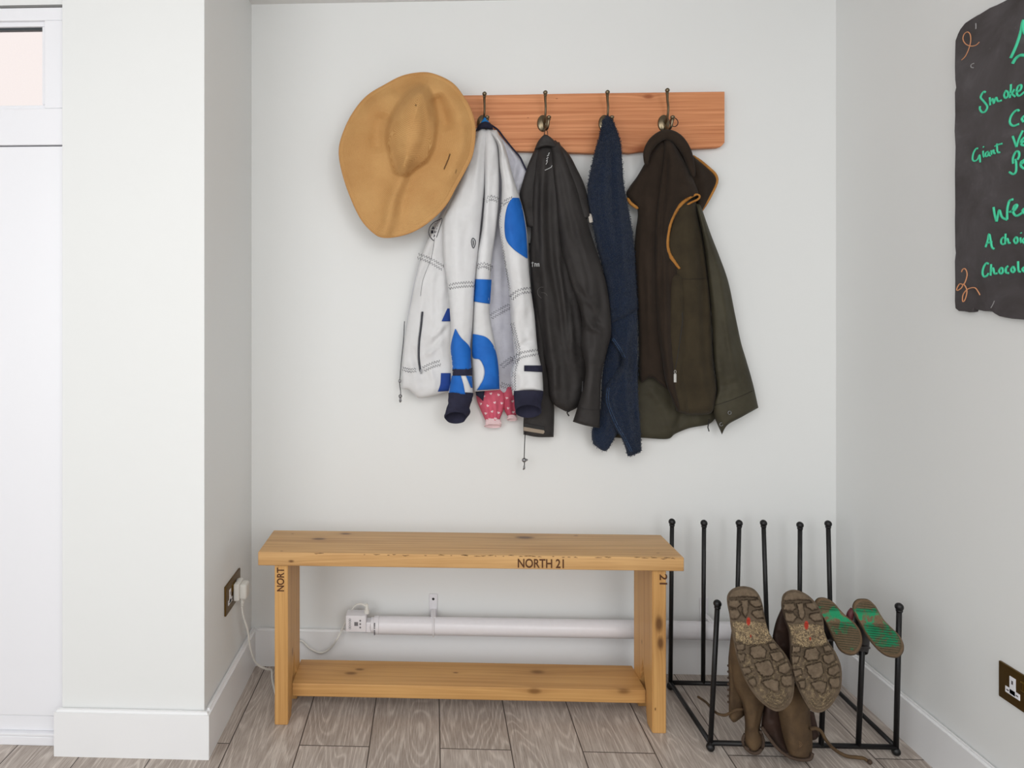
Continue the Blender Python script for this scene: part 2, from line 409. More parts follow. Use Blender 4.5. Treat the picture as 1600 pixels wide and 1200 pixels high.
v2 = t.n('ShaderNodeVectorMath'); v2.operation = 'MULTIPLY'; t.l(vv.outputs[0], v2.inputs[0]); v2.inputs[1].default_value = (320, 110, 1)
fine = t.noise(v2.outputs[0], 1, 4, .65)
big = t.noise(vv.outputs[0], 14, 3, .6)
fac = t.math('ADD', t.math('MULTIPLY', t.math('MULTIPLY', t.math('POWER', rings, 5.0), t.math('MULTIPLY_ADD', fine, 1.6, -.2)), .30), t.math('MULTIPLY', fine, .72)); fac = t.math('ADD', fac, t.math('MULTIPLY', big, .35))
fac = t.math('ADD', fac, t.math('MULTIPLY', rr, .10))
c = t.ramp(fac, [(.36, lin((132, 121, 111))), (.58, lin((167, 155, 146))), (.85, lin((200, 190, 181)))])
c = t.mix(br.outputs['Fac'], c, lin((70, 60, 54)))
t.col(c); t.bump(t.math('SUBTRACT', fine, t.math('MULTIPLY', br.outputs['Fac'], 2)), .12, .0012)
M_floor = t.fin(.48, 0, .4)
struct('floor', MB().box((-3.2, -2.2, -.05), (XR+.1, YB+.1, 0)), M_floor)
struct('ceiling', MB().box((XE, -2.2, ZC), (XR+.1, YB+.1, ZC+.08)).box((-3.2, -2.2, ZC), (XE, YD+.1, ZC+.08)), M_ceil)
struct('wall_back', MB().box((XL-.01, YB, 0), (XR+.1, YB+.1, ZC)), M_wall)
struct('wall_right', MB().box((XR, -2.2, 0), (XR+.1, YB, ZC)), M_wall)
DT = on_y(40, 12, YD).z+.012   # top of the door frame
struct('wall_left', MB().box((XE, YP, 0), (XL, YB+.1, ZC), .002).box((-3.2, YD, DT-.005), (XE, YD+.09, ZC)).box((-3.2, YD, 0), (-2.0, YB+.1, DT-.005)), M_wall)
bt, bh = .018, .122
def skirt(name, pts):
    # pts: plan outline; bevelled top front edge
    mb = MB()
    for (a, b) in pts: mb.box(a, b, .0)
    o = mb.build(name, M_trim); o['kind'] = 'structure'
    bm = bmesh.new(); bm.from_mesh(o.data)
    ed = [e for e in bm.edges if all(v.co.z > bh-.001 for v in e.verts)]
    bmesh.ops.bevel(bm, geom=ed, offset=.006, segments=3, affect='EDGES'); bm.to_mesh(o.data); bm.free(); autosmooth(o, 40)
skirt('baseboard_back', [((XL+bt, YB-bt, 0), (XR-bt, YB, bh))])
skirt('baseboard_right', [((XR-bt, -2.1, 0), (XR, YB, bh))])
skirt('baseboard_left', [((XE-.012, YP-bt, 0), (XL+bt, YP, bh)), ((XL, YP, 0), (XL+bt, YB, bh))])
# outside door: bottom rail, panel, glazed top light
zb = on_y(40, 1120, YD).z; zm = on_y(40, 227, YD).z; zt = on_y(40, 12, YD).z
dr = empty('door_1', (-1.45, YD, 0), None, None); dr['kind'] = 'structure'
XD = XE-.002
MB().box((-2.0, YD, 0), (XD, YD+.07, .025), .003).box((-2.0, YD-.0, .025), (XD, YD+.06, zb-.045), .002).box((-2.0, YD+.012, zb-.045), (XD, YD+.06, zb-.003), .004).build('bottom_rail', M_upvc, dr)
MB().box((-2.0, YD+.006, zb), (XD, YD+.06, zm-.002), .002).build('door_panel', M_upvc, dr)
MB().box((-2.0, YD+.02, zb-.004), (XD, YD+.05, zb+.001)).box((-2.0, YD+.03, zm-.004), (XD, YD+.05, zm+.003)).build('seal', plain('grey_seal', (120, 120, 118)), dr)
gx = on_y(69, 100, YD+.02).x; gz0 = on_y(40, 166, YD+.02).z; gz1 = on_y(40, 44, YD+.02).z
wn = empty('window_1', (-1.45, YD, zm), None, None); wn['kind'] = 'structure'
f = MB().box((-2.0, YD, zm+.001), (XD, YD+.06, gz0-.012), .003).box((-2.0, YD, gz1+.012), (XD, YD+.06, zt), .003).box((gx+.012, YD, gz0-.012), (XD, YD+.06, gz1+.012), .003)
f.box((-2.0, YD+.01, gz0-.014), (gx+.014, YD+.05, gz0), .003).box((-2.0, YD+.01, gz1), (gx+.014, YD+.05, gz1+.014), .003).box((gx, YD+.01, gz0), (gx+.014, YD+.05, gz1), .003)
f.build('window_frame', M_upvc, wn)
MB().box((-2.0, YD+.0, zt+.001), (XD, YD+.03, zt+.006)).build('seal', plain('frame_gap_grey', (120, 120, 118)), wn)
MB().box((-2.0, YD+.018, gz1-.006), (gx, YD+.03, gz1)).build('gasket', plain('dark_gasket', (50, 56, 60)), wn)
t = NT('frosted_glass'); t.col(lin((240, 228, 224))); t.b.inputs['Transmission Weight'].default_value = 1.0; t.b.inputs['IOR'].default_value = 1.06
t.bump(t.noise(t.coord(), 160, 3), .5, .002); M_frost = t.fin(.35)
MB().box((-2.0, YD+.028, gz0), (gx, YD+.036, gz1)).build('glass_pane', M_frost, wn)

# ------------------------------------------------------------------ bench
YF = on_z(438, 1133, 0).y            # front of the legs
ztop = on_y(736, 867, YF-.012).z; zund = on_y(736, 889, YF-.012).z
bx0 = on_y(403, 876, YF-.012).x; bx1 = on_y(1069, 884, YF-.012).x
YK = on_z(735, 832, ztop).y
print('bench', YF, YK, ztop, zund, bx0, bx1)
TB = ztop-.038
knt = [((on_z(498, 842, ztop)), .012), ((on_z(540, 834, ztop)), .010), (on_y(455, 877, YF-.012), .006), (on_z(440, 861, ztop), .003), (on_z(457, 834, ztop), .003), (on_z(900, 837, ztop), .004), (on_z(820, 840, ztop), .016), (on_z(1028, 864, ztop), .003), (on_z(745, 869, ztop), .003), (on_z(1018, 870, ztop), .002)]
knt = [(tuple(k), r) for k, r in knt]
M_top = wood('pine_seat', (208, 166, 112), (150, 104, 56), 0, 200, knt, .62, .42, blot=.7)
bench = empty('bench', ((bx0+bx1)/2, (YF+YK)/2, 0), 'waxed pine plank bench with a low shelf, standing under the coats', 'bench')
def plank(a, b, name, mat, parent, bev=.003, cuts=60, rough=.0):
    o = MB().box(a, b, bev, 3).build(name, mat, parent); return autosmooth(o, 40)
tp = plank((bx0, YF-.012, TB), (bx1, YK, ztop), 'seat_board', M_top, bench)
# worn ragged front edge of the seat: small dark splinters let into the arris
M_char = plain('scorched_grain', (70, 42, 20), .8)
mb = MB(); r = random.Random(3); x = bx0+.16
while x < bx1-.03:
    dens = 1 if x > bx0+.30 else .3
    if r.random() < .75*dens+.1:
        L = r.uniform(.004, .02); y = YF-.0125; z = ztop-r.uniform(.0005, .0035)
        mb.tube([(x, y, z), (x+L*.4, y-.0002, z-r.uniform(-.0015, .002)), (x+L, y, z+r.uniform(-.001, .001))], [.0003, .0009, .0003], 5)
    x += r.uniform(.008, .03)
mb.build('worn_edge', M_char, tp)['kind'] = 'stuff'
def lettering(txt, p, h, rot, parent, depth=.0006, width=None, sp=1.0, name='stamped_letters'):
    c = bpy.data.curves.new(name, 'FONT'); c.body = txt; c.size = h/.7; c.extrude = depth; c.offset = h*.022; c.space_character = sp
    o = bpy.data.objects.new('tmp', c); COL.objects.link(o); bpy.context.view_layer.update()
    me = bpy.data.meshes.new_from_object(o.evaluated_get(bpy.context.evaluated_depsgraph_get())); bpy.data.objects.remove(o)
    xs = [v.co.x for v in me.vertices]; wv = max(xs)-min(xs); k = (width/wv) if width else 1
    for v in me.vertices: v.co.x = (v.co.x-min(xs))*k
    me.name = name; me.materials.clear(); me.materials.append(M_ink); o = bpy.data.objects.new(name, me); COL.objects.link(o)
    o.location = p; o.rotation_euler = rot
    if parent: bpy.context.view_layer.update(); o.parent = parent; o.matrix_parent_inverse = parent.matrix_world.inverted()
    return o
M_ink = plain('burnt_stamp_ink', (84, 48, 20), .8)
a = on_y(809, 886.5, YF-.0125); b = on_y(881, 886.5, YF-.0125)
lettering('NORTH 21', a, .0245*.98, (pi/2, 0, 0), tp, width=b.x-a.x)
lt = .038
legs = []
for side in (0, 1):
    if side == 0: lx0 = on_y(429, 1000, YF).x; lx1 = lx0+lt
    else: lx1 = on_y(1041, 1000, YF).x; lx0 = lx1-lt
    kn = [] if side == 0 else [(tuple(on_y(1030, 975, YF)), .014), (tuple(on_y(1032, 1005, YF)), .012), (tuple(on_y(1024, 1108, YF)), .003)]
    kn += [(tuple(on_x(457, 1018, lx1)), .007)] if side == 0 else [(tuple(on_x(1003, 1003, lx0)), .004)]
    m = wood('pine_leg', (204, 158, 98), (158, 108, 56), 2, 200, kn, .62, .45, blot=.7)
    y0, y1 = YF, YK-.004; nt = .057; zn = .16; ch = .004
    prof = [(y0, 0), (y0+nt-.012, 0), (y0+nt, .03), (y0+nt, zn*.55), (y0+nt+.02, zn*.8), ((y0+y1)/2, zn), (y1-nt-.02, zn*.8), (y1-nt, zn*.55), (y1-nt, .03), (y1-nt+.012, 0), (y1, 0), (y1, TB-.0005), (y0, TB-.0005)]
    o = MB().prism([(lx0, y, z) for y, z in prof], (lt, 0, 0)).build('leg_panel', m, bench)
    bm = bmesh.new(); bm.from_mesh(o.data); bmesh.ops.bevel(bm, geom=bm.edges[:], offset=.002, segments=2, affect='EDGES'); bm.to_mesh(o.data); bm.free(); autosmooth(o, 40)
    legs.append((o, lx0, lx1))
q = on_y(433.5, 924, YF-.0005); q2 = on_y(433.5, 887, YF)
lettering('NORT', on_y(443.6, 924, YF-.0005), .020, (pi/2, -pi/2, 0), legs[0][0], width=q2.z-q.z)
a = on_y(1031, 897, YF-.0005); b = on_y(1031, 913, YF)
lettering('21', a, .020, (pi/2, pi/2, 0), legs[1][0], width=a.z-b.z)
ys0 = YF+.058; ys1 = ys0+.135; zs0 = .049; zs1 = .087
kn = [(tuple(on_z(548, 1052, zs1)), .012), (tuple(on_z(562, 1046, zs1)), .009), (tuple(on_z(712, 1051, zs1)), .005), (tuple(on_y(975, 1080, ys0)), .012), (tuple(on_y(835, 1080, ys0)), .012), (tuple(on_z(840, 1050, zs1)), .014)]
M_shelf = wood('pine_shelf', (202, 156, 98), (156, 108, 58), 0, 200, kn, .60, .45, blot=.8, knotc=(120, 82, 42))
plank((legs[0][2]-.0005, ys0, zs0), (legs[1][1]+.0005, ys1, zs1), 'shelf', M_shelf, bench)

# ------------------------------------------------------------------ tubular heater
M_wh = plain('white_enamel', (226, 224, 228), .3); M_cable = plain('white_cable', (222, 220, 214), .5); M_print = plain('grey_print', (110, 108, 112), .6)
YT = YB-.062; hr = .0275
hp0 = on_y(592, 979, YT); hp1 = on_y(1180, 980, YT); hz = on_y(760, 979.5, YT).z
heater = empty('tubular_heater', ((hp0.x+hp1.x)/2, YT, hz), 'long white tube heater fixed low on the wall behind the bench', 'heater')
autosmooth(MB().lathe((hp0.x, YT, hz), (1, 0, 0), [(0, .020), (.001, hr), (hp1.x-hp0.x, hr), (hp1.x-hp0.x+.004, .024), (hp1.x-hp0.x+.02, .022)], 32).build('tube', M_wh, heater), 40)
ec = autosmooth(MB().lathe((hp0.x-.028, YT, hz), (1, 0, 0), [(0, .018), (.004, .0235), (.012, .0235), (.013, .0275), (.0285, .0282)], 32).build('end_cap', M_wh, heater), 40)
mb = MB()
for z in (-.017, -.011, -.005, .003, .009, .015): mb.box((hp0.x-.0135, YT-.0286, hz+z-.002), (hp0.x-.0100, YT-.022, hz+z+.002))
mb.build('printed_marks', M_print, ec)
b0 = on_y(540, 987, YT-.022); b1 = on_y(572, 962, YT-.022)
cbx = autosmooth(MB().box((b0.x, YT-.024, b0.z), (b1.x, YT+.022, b1.z), .004).build('control_box', M_wh, heater), 40)
mb = MB()
for z in (-.014, -.008, .0, .008, .014):
    c = (b0.x+.014, YT-.0244, (b0.z+b1.z)/2+z); mb.tube([(c[0]+.003*cos(k*pi/4), c[1], c[2]+.003*sin(k*pi/4)) for k in range(8)], .0006, 4, close=True)
for z in (-.012, 0, .012): mb.lathe((b0.x+.047, YT-.0235, (b0.z+b1.z)/2+z*.9), (0, -1, 0), [(0, .003), (.0015, .0028)], 10)
mb.box((b0.x+.028, YT-.0245, (b0.z+b1.z)/2-.006), (b0.x+.040, YT-.0235, (b0.z+b1.z)/2+.006))
mb.build('printed_marks', M_print, cbx)
MB().box((b1.x-.002, YT-.018, hz-.017), (hp0.x-.024, YT+.018, hz+.016), .004).build('collar', M_wh, heater)
for u in (677, 1100):
    p = on_y(u, 950, YB-.004); 
    br_ = MB().box((p.x-.0135, YB-.005, hz+.005), (p.x+.0135, YB-.001, hz+.078), .0015).box((p.x-.008, YT-.004, hz+.024), (p.x+.008, YB-.002, hz+.030), .001)
    br_.tube([(p.x, YT+(hr+.002)*cos(a), hz+(hr+.002)*sin(a)) for a in np.linspace(.35, 1.9*pi, 26)], .003, 8)
    o = autosmooth(br_.build('bracket', M_wh, heater), 40)
    MB().lathe((p.x, YB-.0048, hz+.062), (0, -1, 0), [(0, .0045), (.001, .004)], 12).build('screw', plain('dark_screw', (60, 58, 58), .4, .8), o)
top = on_y(573, 952, YT)
cabl = MB().lathe((top.x, YT, b1.z-.002), (0, 0, 1), [(0, .0085), (.012, .0085), (.012, .0065), (.022, .0055), (.03, .004)], 14)
K = [on_y(573, 951, YT), on_y(570, 946, YT), on_y(562, 943.5, YT+.005), on_y(553, 948, YT+.012), on_y(545, 962, YT+.028), on_y(537, 978, YT+.030), on_y(527, 998, YT), on_y(517, 1012, YB-.04), on_y(502, 1020, YB-.03), on_y(484, 1013, YB-.03), on_y(470, 1001, YB-.03), on_y(452, 1006, YB-.03),
     on_y(436, 1030, YB-.05), on_z(432, 1082, .006), on_z(429, 1078, .02), Vector(on_y(425, 1060, YB-.12)), on_y(424, 1047, YB-.10), on_y(415, 1045, YB-.12), on_y(400, 1036, YB-.14), on_y(391, 1012, YB-.17), on_y(387, 985, YB-.19), on_y(380, 962, YB-.205)]
PX = XL+.028
plug_p = on_x(378, 947, PX)
K += [plug_p]
cabl.tube([Vector(p) for p in catmull([tuple(k) for k in K], 220)], .0032, 8)
cab = autosmooth(cabl.build('power_cable', M_cable, heater), 60)
pc = on_x(378.5, 921, PX)
# plug body: flat back to the socket, rounded grip
mb = MB().box((XL+.008, pc.y-.027, pc.z-.026), (XL+.026, pc.y+.027, pc.z+.026), .006, 3).box((XL+.024, pc.y-.020, pc.z-.024), (XL+.046, pc.y+.020, pc.z+.022), .009, 4)
mb.lathe((PX, pc.y, pc.z-.025), (0, 0, -1), [(0, .0075), (.006, .0075), (.007, .006), (.010, .007), (.012, .0055), (.015, .0062), (.017, .005), (.024, .0042)], 14)
autosmooth(mb.build('plug', M_cable, heater), 40)

# ------------------------------------------------------------------ sockets
M_brass = plain('antique_brass', (104, 78, 34), .38, .75, .5); M_brassy = plain('bright_brass_rim', (170, 140, 70), .3, .9); M_sock = plain('white_socket', (235, 235, 240), .4); M_hole = plain('dark_hole', (70, 62, 66), .7)
def socket(X, sgn, yn, yf, z0, z1, label):
    """double wall socket on the plane x=X; sgn points into the room"""
    r = empty('wall_socket', (X, (yn+yf)/2, z0), label, 'socket')
    yn, yf = min(yn, yf), max(yn, yf)
    def bx(mb, y0, y1, za, zb_, a, b, bev=0):
        xs = sorted((X+sgn*a, X+sgn*b)); return mb.box((xs[0], min(y0, y1), za), (xs[1], max(y0, y1), zb_), bev)
    autosmooth(bx(MB(), yn, yf, z0, z1, 0, .006, .002).build('face_plate', M_brass, r), 40)
    zc = (z0+z1)/2; h = z1-z0
    d = 1 if sgn < 0 else -1      # direction seen as left to right runs towards the viewer on the right wall
    for k, yc in enumerate((yn+(yf-yn)*.26, yn+(yf-yn)*.74)):
        s = bx(MB(), yc-.008, yc+.008, zc-.018, zc+.022, .0055, .0072, .001); bx(s, yc-.019, yc+.019, zc-.020, zc-.006, .0055, .0072, .001)
        s = s.build('socket_insert', M_sock, r)
        m = bx(MB(), yc-.0018, yc+.0018, zc+.006, zc+.014, .0069, .0076)
        for yy in (-.012, .012): bx(m, yc+yy-.003, yc+yy+.003, zc-.014, zc-.0115, .0069, .0076)
        m.build('pin_hole', M_hole, s)
        ys = yc+(.026 if yc < (yn+yf)/2 else -.026)
        sw = bx(MB(), ys-.006, ys+.006, zc+.004, zc+.026, .0055, .0068, .001).build('switch_frame', M_brassy, r)
        bx(MB(), ys-.0035, ys+.0035, zc+.007, zc+.023, .0066, .0095, .001).build('switch', M_brass, sw)
    return r
p0 = on_x(353.3, 964, XL+.006); p1 = on_x(353.3, 918.3, XL+.006)
print('socket L', p0, p1)
socket(XL, 1, p0.y, p0.y+.147, p0.z, p0.z+.086, 'brass double wall socket low on the left side wall, with a white plug in it')
p0 = on_x(1560, 1087, XR-.006); p1 = on_x(1560, 1031.5, XR-.006)
print('socket R', p0, p1)
socket(XR, -1, p0.y, p0.y-.147, p0.z, p1.z, 'brass double wall socket with empty white outlets on the right wall')
# ------------------------------------------------------------------ coat rack
YR = YB-.030
kp = [((on_y(1013, 151, YR)), .010), ((on_y(870, 154, YR)), .0022), ((on_y(825, 184, YR)), .0024), (on_y(1006, 236, YR), .03)]
M_rack = wood('reddish_plank', (218, 150, 104), (168, 96, 54), 0, 230, [(tuple(k), r) for k, r in kp], .85, .55, knotc=(150, 84, 48), blot=.5, across=(1, 1))
M_bark = wood('bark_edge', (150, 100, 55), (90, 52, 25), 0, 200, (), .5, .7)
M_hook = plain('antique_nickel', (120, 108, 88), .28, .95)
rack = empty('coat_rack', (on_y(865, 190, YB).x, YB, on_y(865, 236, YB).z), 'reddish wooden plank with metal coat hooks on the back wall', 'coat rack')
def slab(name, mat, parent, topl, botl, Y, th, M=160):
    T = catmull(topl, M); B = np.array([np.interp(T[:, 0], [p[0] for p in botl], [p[1] for p in botl])]).ravel(); V = []; Fc = []
    for i in range(M):
        a = on_y(T[i, 0], T[i, 1], Y); b = on_y(T[i, 0], B[i], Y)
        V += [(a.x, Y+.0015, a.z), (a.x, Y, a.z-.0015), (b.x, Y, b.z+.002), (b.x, Y+.002, b.z), (b.x, Y+th, b.z+.002), (a.x, Y+th, a.z)]
    for i in range(M-1):
        for k in range(6): Fc.append((i*6+k, i*6+(k+1) % 6, i*6+6+(k+1) % 6, i*6+6+k))
    Fc += [tuple(range(6)), tuple(range((M-1)*6, M*6))[::-1]]
    return autosmooth(obj(name, V, Fc, mat, parent), 35)
slab('board', M_rack, rack, [(597, 150), (760, 148.5), (900, 146), (1132, 143)],
     [(597, 233), (780, 235), (806, 236), (830, 236.5), (870, 237.5), (905, 239), (925, 239.5), (950, 239), (968, 237.5), (985, 239.5), (1000, 237), (1012, 236), (1040, 234), (1080, 232.5), (1120, 230.5), (1127, 229.5), (1132, 223)], YR, .030)
def hook(u, vt, lean, name='hook'):
    """hat and coat hook: oval rosette, long upper arm and short lower prong"""
    c = on_y(u-2-(u-675)*.010, 193, YR); z = c.z; x = c.x
    mb = MB().lathe((0, YR, z), (0, -1, 0), [(0, .027), (.003, .027), (.005, .024), (.008, .012)], 24)
    mb.v = [(x+p[0]*.70, p[1], p[2]) for p in mb.v]
    h = autosmooth(mb.build('hook', M_hook, rack), 50)
    yt = YR-.055; tpnt = on_y(u, vt+3, yt)
    arm = [Vector((x+.003, YR-.004, z)), Vector((x+.003, YR-.018, z+.004)), Vector((x+.003, YR-.030, z+.020)), Vector((x*.8+tpnt.x*.2+.003, YR-.038, z+.042)), Vector((x*.4+tpnt.x*.6+.001, YR-.046, z+.062)), tpnt]
    P = catmull([tuple(a) for a in arm], 26)
    rad = [.0052-.0018*sin(pi*i/25)**.5 for i in range(26)]
    mb = MB().tube(P, rad, 10)
    mb.lathe(tpnt-Vector((0, 0, .008)), (0, -.15, 1), [(0, .0035), (.001, .0055), (.003, .0055), (.004, .004), (.006, .0055), (.010, .0073), (.014, .0065), (.017, .003)], 16)
    autosmooth(mb.build('upper_arm', M_hook, h), 60)
    e = Vector((x+.010, YR-.052, z-.002))
    low = [Vector((x+.003, YR-.005, z-.004)), Vector((x+.004, YR-.016, z-.018)), Vector((x+.005, YR-.032, z-.028)), Vector((x+.008, YR-.046, z-.022)), e]
    mb = MB().tube(catmull([tuple(a) for a in low], 22), .0042, 10)
    mb.lathe(e-Vector((0, 0, .003)), (0, -.1, 1), [(0, .004), (.001, .006), (.004, .006), (.005, .0045), (.007, .0065), (.011, .0075), (.014, .006), (.016, .002)], 16)
    autosmooth(mb.build('lower_prong', M_hook, h), 60)
    MB().lathe((x-.011, YR-.0045, z+.002), (0, -1, 0), [(0, .0022), (.0012, .002)], 8).build('screw', plain('screw_dark', (50, 46, 42), .4, .7), h)
for u, vt, ln in ((659, 147, 0), (757, 145, 0), (852, 143, .0), (949, 142.5, .004), (1042.5, 139.5, .006)): hook(u, vt, ln)
# small dark ring hooked on the last hook
c = on_y(1053, 191, YR-.045)
tag(MB().tube([c+Vector((.0125*cos(a), .003*sin(a), .0145*sin(a))) for a in np.linspace(0, 2*pi, 28)[:-1]], .0016, 6, close=True).build('ring', plain('dark_wire', (58, 30, 26), .6, .1), None, True), 'small dark wire ring hanging on the rightmost coat hook', 'ring')

# ------------------------------------------------------------------ straw hat
t = NT('woven_straw')
rad = t.attr('rad'); v = t.coord()
ring = t.math('SINE', t.math('MULTIPLY', t.math('ADD', rad, t.math('MULTIPLY', t.noise(v, 25, 2), .006)), 430))
spk = t.noise(v, 620, 3, .6); bl = t.noise(v, 9, 3)
fac = t.math('ADD', t.math('MULTIPLY', ring, .10), t.math('ADD', t.math('MULTIPLY', spk, .45), t.math('MULTIPLY', bl, .5)))
c = t.ramp(fac, [(.2, lin((164, 113, 62))), (.5, lin((190, 146, 92))), (.85, lin((210, 168, 112)))])
t.col(t.mix(t.math('MULTIPLY', t.attr('tear'), .95), c, lin((60, 36, 18))))
t.bump(t.math('ADD', t.math('MULTIPLY', ring, .5), t.math('MULTIPLY', spk, .8)), .5, .0008)
M_straw = t.fin(.75, 0, .25)
hat_o = [(662, 114), (685, 119), (707, 131), (722, 149), (735, 172), (742, 202), (738, 240), (727, 265), (712, 292), (697, 319), (675, 342), (650, 359), (625, 368), (600, 370.5), (585, 364), (566, 344), (550, 312), (537, 275), (530.5, 240), (535, 213), (550, 180), (572, 152), (600, 134), (630, 119)]
YH = YB-.15
def hatY(U, V): return 2.105-(U-535)/205*.05
crown = [(656, 139), (664, 142), (671, 155), (675, 180), (676, 205), (672, 228), (662, 248), (648, 258), (634, 268), (622, 266), (616, 248), (611, 225), (611, 205), (617, 185), (628, 165), (642, 147)]
HX = on_y(637, 243, YH)
hatE = empty('straw_hat', (HX.x, YB, HX.z), 'wide-brimmed tan straw sun hat hanging at the left end of the coat rack', 'hat')
def hat_h(U, V, R):
    cs = sdist(U, V, crown)
    q_ = np.clip((cs+12)/42, 0, 1); h = .064*(.55*sstep(q_)+.45*np.sqrt(np.clip(1-(1-q_)**2, 0, 1))*sstep(q_*4))
    h += foldsum(U, V, [([(636, 250), (622, 285), (612, 320), (602, 362)], 11, .022, 'full'), ([(612, 230), (622, 268), (617, 300)], 7, -.006),
                        ([(600, 175), (590, 205), (592, 240)], 13, -.018), ([(612, 150), (640, 126), (668, 132)], 12, -.016), ([(682, 145), (690, 172), (700, 205)], 12, -.018),
                        ([(650, 262), (632, 300), (625, 350)], 9, -.006), ([(712, 190), (716, 230), (700, 290)], 16, .008), ([(560, 190), (552, 240), (566, 300)], 22, .008),
                        ([(690, 150), (676, 165), (678, 190)], 7, -.006), ([(644, 150), (638, 190), (640, 240)], 16, .006),
                        ([(660, 160), (665, 200), (655, 240)], 5, -.003)])
    h += .018*(R-.4)*np.cos(2*np.arctan2(V-243, U-637)+.9)*sstep(R*1.2)
    h += .004*vnoise(U, V, 60, 4)
    e = np.abs(R-.955); h += -.0014*np.exp(-(e/.008)**2)
    h += -.018*sstep((R-.80)/.2)*(.55+.45*np.cos(np.arctan2(V-243, U-637)+1.0))
    return h
def hat_rad(U, V, R):
    cs = sdist(U, V, crown); k = sstep((cs+6)/14)
    return k*(np.hypot(U-652, (V-156)*.9)/170)+(1-k)*R*.98
def tear(U, V, R):
    d, _ = seg_dist(U, V, [(703, 241), (700, 250), (694, 264)]); d2, _ = seg_dist(U, V, [(713, 266), (712, 270)])
    d3, _ = seg_dist(U, V, [(649.5, 164), (650, 165)])
    return np.maximum(np.exp(-(d/1.1)**4), np.maximum(.6*np.exp(-(d2/1.0)**4), np.exp(-(d3/1.0)**4)))
hb = polar('hat_body', M_straw, hatE, hat_o, hatY, hat_h, .0035, cen=(640, 222), NR=105, NA=300, solid=False, attrs={'rad': hat_rad, 'tear': tear})
_edge = catmull(hat_o, 240, closed=True)
U = _edge[:, 0]; V = _edge[:, 1]; Y = hatY(U, V)-hat_h(U, V, np.ones(len(U)))+.0017
P = pts3(U, V, Y)
MB().tube(P, .0028, 8, close=True).build('brim_edge', plain('straw_edge', (184, 136, 80), .7, bump=.4), hatE, True)
# ------------------------------------------------------------------ white sailing jacket
M_sail = cloth('white_sailcloth', (217, 217, 218), (207, 206, 206), .6, 500, .25, .5, nsc=7)
M_lin = cloth('grey_lining', (205, 205, 213), (186, 186, 196), .7, 500, .2, .5)
M_blue = cloth('royal_blue_cloth', (30, 104, 190), (26, 92, 174), .65, 600, .18, .25)
M_dblue = cloth('deep_blue_cloth', (32, 66, 142), None, .7)
M_navy = cloth('navy_knit', (44, 44, 62), (34, 34, 50), .9, 900, .35)
M_loop = cloth('bright_blue_tape', (28, 120, 190), None, .7)
M_thr = plain('dark_thread', (62, 62, 72), .8); M_thr2 = plain('pale_blue_thread', (170, 190, 215), .8)
M_zip = plain('black_zip', (40, 42, 52), .5); M_pull = plain('steel_toggle', (140, 140, 142), .35, .8)
def jack(name, u, v, label, cat='jacket'): p = on_y(u, v, 2.15); return empty(name, p, label, cat)
WJ = jack('sailing_jacket', 752, 205, 'white sailcloth jacket with royal blue panels and zigzag stitching, hanging on the coat rack')
body = Cloth('body', M_lin, WJ, [(735, 205), (715, 260), (694, 325), (664, 385), (650, 430), (640, 480), (632, 530), (629, 570), (629, 603)],
    [(770, 199), (800, 232), (822, 264), (819, 300), (815, 350), (822, 420), (828, 500), (835, 560), (838, 608)], 2.195, T=.012, top=[(735, 205), (750, 197), (770, 199)],
    bot=[(629, 603), (640, 610), (654, 618), (682, 615), (700, 611), (740, 611), (780, 612), (801, 617), (838, 608)], folds=[([(795, 225), (806, 250), (802, 290)], 5, .007), ([(815, 262), (806, 285), (800, 300)], 4, -.005), ([(806, 290), (818, 284)], 3, .004)], auto=8, aamp=.006)
LP = Cloth('left_front_panel', M_sail, WJ, [(740, 215), (722, 262), (697, 325), (666, 380), (652, 425), (641, 480), (632, 530), (628, 570), (627, 607)],
    [(760, 215), (755, 260), (735, 330), (720, 400), (716, 450), (716, 509), (718, 560), (716, 610)], 2.175, T=.024,
    bot=[(627, 607), (639, 609), (647, 616), (655, 622), (670, 620), (683, 617), (700, 612), (716, 610)],
    folds=[([(683, 345), (676, 400), (662, 450), (656, 520)], 7, .006), ([(690, 420), (680, 470), (690, 500)], 8, -.006), ([(700, 500), (684, 520), (668, 530)], 4, .006), ([(698, 512), (680, 535), (664, 548)], 4, -.006),
           ([(692, 530), (676, 548), (662, 556)], 4, .005), ([(646, 540), (650, 565), (664, 585)], 5, -.006), ([(640, 560), (648, 590), (655, 615)], 6, .006), ([(672, 575), (678, 595), (676, 615)], 5, .005), ([(665, 480), (660, 520), (664, 560)], 4, -.004)], auto=7, aamp=.004)
MP = Cloth('right_front_panel', M_sail, WJ, [(752, 208), (755, 235), (757, 300), (752, 360), (744, 400), (740, 452), (737, 509), (736, 545), (738, 581), (741, 612)],
    [(772, 206), (779, 232), (780, 300), (777, 345), (768, 412), (765, 480), (768, 509), (775, 545), (779, 581), (781, 609)], 2.155, T=.034, top=[(752, 208), (762, 201), (772, 206)],
    folds=[([(762, 225), (760, 300), (758, 380)], 5, .004), ([(778, 235), (770, 300), (768, 400)], 5, -.006)], auto=5, aamp=.003)
